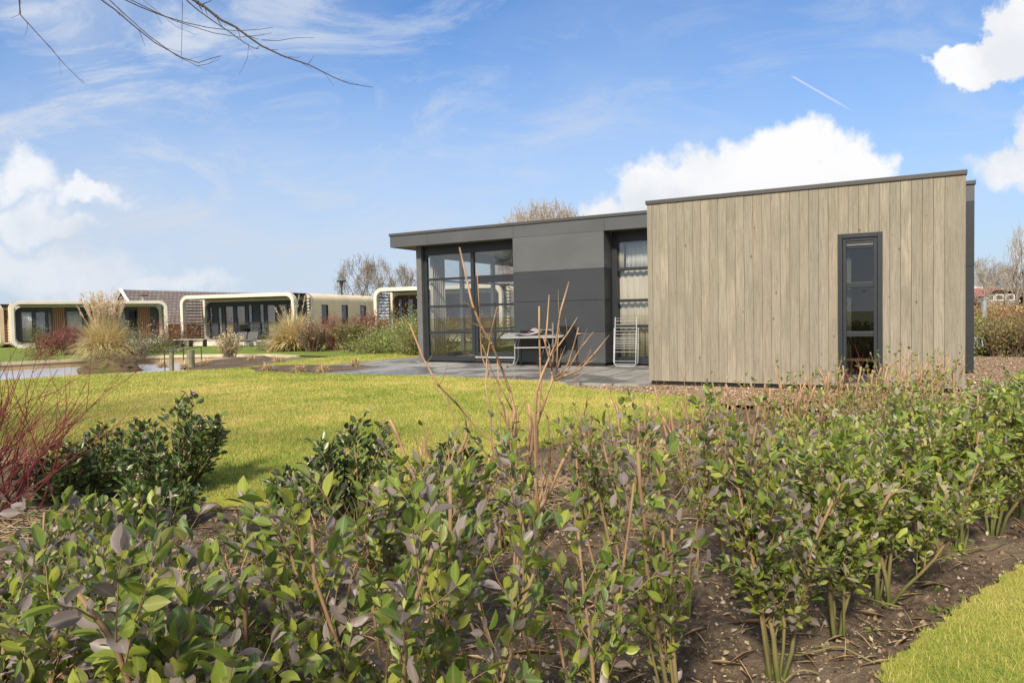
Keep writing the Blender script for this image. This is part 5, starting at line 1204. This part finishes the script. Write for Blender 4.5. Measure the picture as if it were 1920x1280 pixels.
bare_tree(ZF(706, 76), 8.3, 5.2, 'bare tree with a reddish trunk at the chalet corner', 202, n1=7, levels=4, fine=2.6, nch=4, twig='bark')
bare_tree(ZF(758, 84), 8.0, 4.5, 'smaller bare tree just left of the house', 203, n1=7, levels=4, fine=2.8, nch=4, twig='bark')
bare_tree(ZF(782, 88), 7.6, 4.0, 'thin bare tree half hidden by the house corner', 204, n1=6, levels=4, fine=2.8, nch=4, twig='bark')
bare_tree(ZF(1022, 45), 8.7, 7.2, 'dense pale twigged bare tree rising behind the flat roof', 205, n1=14, levels=4, fine=2.2, nch=5, cz=.5, twig='bark2')
bare_tree(ZF(1848, 68), 6.2, 4.4, 'bare tree beside the cabin, nearest the house end', 206, n1=7, levels=4, fine=2.4, nch=4)
bare_tree(ZF(1872, 84), 6.6, 5.5, 'pale bare tree behind the cabin roof', 207, n1=7, levels=4, fine=2.6, nch=4, twig='bark')
bare_tree(ZF(1893, 90), 6.2, 6.5, 'rosy bare tree right behind the cabin', 208, n1=7, levels=4, fine=2.6, nch=4, twig='bark')
bare_tree(ZF(1907, 60), 8.6, 2.4, 'tall slim bare tree right of the cabin', 209, n1=6, levels=4, fine=1.8, nch=3)
bare_tree(ZF(1923, 56), 8.6, 2.4, 'tall slim bare tree on the right picture edge', 210, n1=6, levels=4, fine=1.8, nch=3)
bare_tree(ZF(1835, 95), 6.0, 5.0, 'distant bare tree against the house end panel', 211, n1=7, levels=4, fine=3, nch=4)
for i, (px, Y, h_) in enumerate(((455, 95, 5.6), (505, 105, 5.6), (540, 110, 5.3))): bare_tree(ZF(px, Y), h_, 1.2, ('thin bare treetop above the middle chalet, the largest', 'faint treetop above the middle chalet, middle of three', 'faint treetop above the middle chalet, rightmost of three')[i], 215+i, n1=4, levels=3, fine=2, nch=3, up=.3)
# trees standing left of the garden, seen mirrored in the panes
bare_tree((-19, 2.5, 0), 9, 8, 'big bare tree left of the garden mirrored in the door glass', 220, n1=9, levels=4, fine=1.5, nch=5)
bushy((-9, -5.5, 0), 7.5, 2.6, 5000, .13, M['needle'], 'dark hedge thicket outside the left edge of the picture', 222, 'hedge', shape='box', group=None)
bushy((-15, -9.5, 0), 8.5, 3.0, 4000, .16, M['needle'], 'dark hedge thicket behind the viewpoint', 223, 'hedge', shape='box', group=None)

# overhanging branches of a tree standing at the left
def over():
    g = np.random.default_rng(230); c = empty('overhanging_tree', (-7.6, 2.0, 0), 0, 'bare tree whose thin branches hang into the top left corner', 'tree'); o = np.array([-7.6, 2.0, 0]); tr = MB(); br = MB()
    base = stemline((0, 0, -.1), (.05, 0, 1), 3.9, g, 6, .03, .05); tr.tube(base, list(np.linspace(.19, .12, 7)), 10, cap=False)
    lines = [([(300,-70),(350,-8),(382,12),(415,38),(440,50),(470,72),(490,86),(530,105),(580,122),(625,145),(655,157),(700,164)], 3.6, .011, .0015),
             ([(310,-60),(352,3),(372,20),(400,40),(430,60),(455,78),(475,90),(485,92)], 3.7, .005, .002), ([(160,-50),(190,0),(215,18),(250,48),(290,80),(340,108),(372,118),(395,110),(415,105)], 3.4, .006, .0015),
             ([(170,-50),(205,0),(235,28),(280,68),(330,104),(370,124),(390,120),(412,112)], 3.5, .004, .0012), ([(210,-40),(235,0),(260,12),(300,28),(345,42),(390,52),(440,58),(485,56),(512,51)], 3.8, .005, .0012),
             ([(220,-40),(245,0),(290,22),(330,40),(400,62),(450,70),(490,66),(510,62)], 3.9, .004, .0012), ([(340,-30),(342,5),(341,70),(340,105),(342,115)], 3.6, .0025, .001), ([(32,-40),(36,0),(38,28),(60,52),(90,85),(120,120),(145,145),(157,158)], 3.1, .0045, .001),
             ([(490,75),(520,77),(555,71),(590,71)], 3.6, .0025, .001), ([(578,120),(590,104)], 3.6, .002, .001), ([(466,85),(464,110),(455,128),(448,140)], 3.6, .0014, .0008), ([(268,0),(300,25),(330,50),(368,66)], 3.7, .002, .001), ([(380,8),(395,2),(400,-10)], 3.6, .003, .0015), ([(480,92),(490,82)], 3.6, .0015, .001), ([(150,148),(158,152)], 3.1, .0012, .0008)]
    for ln, Y, r0, r1 in lines:
        pts = [at(x, y, Y)-o for x, y in ln]
        if ln[0][1] <= -30: pts = [base[-1]+np.array([0, 0, -.3+.2*g.random()]), base[-1]*.55+pts[0]*.45+np.array([0, 0, .45]), ]+pts; rs = [.05, .025]+list(np.linspace(r0, r1, len(ln)))
        else: rs = list(np.linspace(r0, r1, len(ln)))
        rs = [x*.72 for x in rs]
        br.tube(pts, rs, 6)
        if len(ln) > 5:
            for i in range(3, len(pts)-1):
                p, t = along(pts, (i+g.random())/len(pts)); br.tube([p-t*.004, p, p+t*.004], [rs[i]*.8, rs[i]*1.6, rs[i]*.8], 5, cap=False)
                if g.random() < .7: tw = stemline(p, side_dir(t, g, .6), .03+.06*g.random(), g, 3, .1); br.tube(tw, [rs[i]*.45, rs[i]*.4, rs[i]*.3, .0006], 4, cap=False)
    def rec(p, d_, L_, r_, lv):
        pts = stemline(p, d_, L_, g, 4, .1, .08); tr.tube(pts, [r_, r_*.8, r_*.65, r_*.5, r_*.4], 4, cap=False)
        if lv <= 0: return
        for q in range(4): pp, t = along(pts, .3+.7*g.random()); rec(pp, side_dir(t, g, .65), L_*.6, r_*.5, lv-1)
    for q in range(6): a = 2.0+q*.6; rec(base[-1], (math.cos(a)*.7, math.sin(a)*.7, 1), 2.4, .07, 3)
    tr.build('trunk', M['bark3'], c, smooth=True); br.build('branches', M['bark3'], c, smooth=True)
over()

# ---------------------------------------------------------------- ground cover
def blades(name, poly, n, z, h, w_, seed, rmin, rmax, pw=1.0, label=None):
    g = np.random.default_rng(seed); P = []; tot = 0; poly = np.array([p[:2] for p in poly]); x0, y0 = poly.min(0); x1, y1 = poly.max(0); got = []
    while tot < n:
        m = n*3; r = rmin*(rmax/rmin)**(g.random(m)**pw); a = (g.random(m)-.5)*2.0; q = np.stack([r*np.sin(a), r*np.cos(a)], -1)
        q = q[inpoly(q, poly)]; got.append(q); tot += len(q)
    q = np.concatenate(got)[:n]; d_ = np.linalg.norm(q, axis=1); k = np.clip(d_/5, .8, 3.0)
    a = g.random(n)*6.283; ln = g.normal(size=(n, 2))*.45; hh = h*(.5+.8*g.random(n))*np.clip(k, 1, 1.35); ww = w_*k*(.7+.6*g.random(n))
    s = np.stack([np.cos(a), np.sin(a)], -1)*ww[:, None]/2; b0 = np.concatenate([q-s, np.full((n, 1), z)], 1); b1 = np.concatenate([q+s, np.full((n, 1), z)], 1); t_ = np.concatenate([q+ln*hh[:, None], (z+hh)[:, None]], 1)
    V = np.stack([b0, b1, t_], 1).reshape(-1, 3); T = np.arange(3*n).reshape(-1, 3)
    return tri_mesh(name, V, T, g.random(n), M['blade'], smooth=False, kind='stuff', label=label)
blades('grass', LAWN, 380000, .028, .025, .0042, 301, 5.0, 32.0, .9, 'short yellow green grass of the lawn')
blades('grass', LAWN2, 90000, .010, .026, .0030, 302, 1.6, 6.5, 1.0, 'short mossy grass beside the hedge')
def scatter(name, poly, n, size, mat, seed, rmin, rmax, label, z=-.01, width=.6, tilt_=.35, useground=True):
    g = np.random.default_rng(seed); poly = np.array([p[:2] for p in poly]); got = []; tot = 0
    while tot < n:
        m = n*4; r = rmin*(rmax/rmin)**g.random(m); a = (g.random(m)-.5)*2.0; q = np.stack([r*np.sin(a), r*np.cos(a)], -1); q = q[inpoly(q, poly)]; got.append(q); tot += len(q)
    q = np.concatenate(got)[:n]; zz = zsoil(q[:, 0], q[:, 1])+.006 if useground else np.full(n, z)
    P = np.concatenate([q, zz[:, None]], 1); D_ = g.normal(size=(n, 3)); D_[:, 2] *= tilt_
    o = leaves(name, P, D_, size, mat, None, g, width=width, low=True, up=2.5); return tag(o, label, None, None, 'stuff')
SOIL = [(-6, .6), (1.0, .6), (1.0, 2.0), (1.22, 2.34), (2.4, 3.29), (6, 6.4), (4, 8), (1.2, 7.3), (-.6, 5.9), (-3, 5.6), (-6, 7)]
scatter('leaf_litter', SOIL, 5000, .030, M['litter'], 311, 1.2, 8, 'dead leaves and chips scattered over the soil')
scatter('straw_litter', SOIL, 2600, .16, M['straw'], 312, 1.2, 8, 'dry stalks lying on the soil', width=.022, tilt_=.12)
def weeds(n, seed):
    g = np.random.default_rng(seed); poly = np.array(SOIL); got = []; tot = 0
    while tot < n:
        m = n*4; r = 1.4*(8/1.4)**g.random(m); a = (g.random(m)-.5)*2.0; q = np.stack([r*np.sin(a), r*np.cos(a)], -1); q = q[inpoly(q, poly)]; q = q[hnoise(q[:, 0], q[:, 1], 1.3, 9) > .42]; got.append(q); tot += len(q)
    q = np.concatenate(got)[:n]; k = 9; c = np.repeat(np.concatenate([q, zsoil(q[:, 0], q[:, 1])[:, None]+.004], 1), k, 0); sz = np.repeat(.3+g.random(n)**2, k)[:, None]
    D_ = g.normal(size=(n*k, 3)); D_[:, 2] = np.abs(D_[:, 2])*.6; D_ /= np.linalg.norm(D_, axis=1, keepdims=True); P = c+D_*.010*sz*g.random((n*k, 1))*2
    return tag(leaves('small_weeds', P, D_, .026, M['weed'], None, g, width=.55, low=True, up=.8), 'tiny green weeds on the soil', None, None, 'stuff')
weeds(900, 313)
scatter('wood_chips', [CH[i] for i in (0, 1)]+[HW(4.5, -.02)[:2], HW(5.2, 9)[:2]]+CH[6:], 26000, .045, M['chip'], 314, 7.5, 20, 'tan wood chips beside the house', z=.022, useground=False, width=.6)
def crumbs(n, seed):
    g = np.random.default_rng(seed); poly = np.array(SOIL); got = []; tot = 0
    while tot < n:
        m = n*4; r = 1.2*(8/1.2)**g.random(m); a = (g.random(m)-.5)*2.0; q = np.stack([r*np.sin(a), r*np.cos(a)], -1); q = q[inpoly(q, poly)]; got.append(q); tot += len(q)
    q = np.concatenate(got)[:n]; P = np.concatenate([q, zsoil(q[:, 0], q[:, 1])[:, None]], 1); sz = .004+.012*g.random(n)**3
    O = np.array([(1,0,0),(0,1,0),(-1,0,0),(0,-1,0),(0,0,.8),(0,0,-.8)]); Fc = np.array([(0,1,4),(1,2,4),(2,3,4),(3,0,4),(1,0,5),(2,1,5),(3,2,5),(0,3,5)])
    V = P[:, None]+sz[:, None, None]*(O[None]+g.normal(size=(n, 6, 3))*.28); FF = (np.arange(n)[:, None, None]*6+Fc[None]).reshape(-1, 3)
    return tri_mesh('soil_crumbs', V.reshape(-1, 3), FF, np.repeat(g.random(n), 8), M['crumb'], smooth=True, label='loose crumbs and pebbles of soil', kind='stuff')
M['crumb'] = leafmat('soil_crumbs', [(.16,.10,.065), (.10,.065,.04), (.22,.15,.095), (.30,.22,.15), (.13,.085,.05), (.42,.34,.27)], .0, .95)
crumbs(26000, 315)
# dry stalk heaps in the left corner of the bed
def heap(px, pyb, w_, n, label, seed, L_=.22, z=.12):
    g = np.random.default_rng(seed); P = G(px, pyb, 0); b = MB()
    for k in range(n):
        a = g.random()*6.283; r_ = g.random()**.5*w_; p = np.array([math.cos(a)*r_, math.sin(a)*r_, z*g.random()*(1-r_/w_)+.0]); q = g.random()*3.14; d_ = np.array([math.cos(q), math.sin(q), g.normal()*.18])*L_*(.4+g.random()); b.tube([p-d_/2, p+d_*.1+g.normal(size=3)*.01, p+d_/2], .0022, 3, cap=False, r=g.random())
    o = b.build('cut_stalk_heap', M['straw'], None, label=label, cat='heap', group='heaps of cut dry stalks'); o.location = (P[0], P[1], 0); return o
heap(10, 862, .30, 260, 'heap of dry straw stalks under the red dogwood', 321)
heap(60, 985, .38, 240, 'flat heap of reddish stalks in the left corner of the bed', 322)
heap(1290, 850, .6, 420, 'loose heap of dry stalks between the hedge rows', 323)
heap(1050, 930, .6, 420, 'heap of dry stalks at the foot of the forked bare shrub', 324)
heap(330, 1130, .4, 260, 'small heap of dry stalks under the near left hedge plants', 325)
# fallen curved canes on the soil
for i, (ln, la) in enumerate((([(1445,1225),(1500,1230),(1560,1215),(1590,1213)], 'pale cane lying at the foot of the front hedge row'), ([(1520,1210),(1580,1215),(1640,1245)], 'thin cane crossing the pale one on the soil'), ([(1750,1032),(1810,1032),(1860,1025),(1890,1012)], 'curved cane lying right under the hedge'), ([(1618,1118),(1650,1130),(1690,1140)], 'short brown cane near the mossy hedge foot'), ([(1470,1278),(1490,1262),(1510,1258),(1535,1262)], 'bent cane at the bottom edge of the bed'))):
    b = MB(); b.tube([G(x, y, .012)+np.array([0, 0, .006*math.sin(j)]) for j, (x, y) in enumerate(ln)], .0032, 6); b.build('fallen_cane', M['stem2'], None, smooth=True, label=la, cat='cane', group='canes lying on the soil')
print('leaves', nleaf, 'faces', sum(len(o.data.polygons) for o in bpy.data.objects if o.type == 'MESH'))
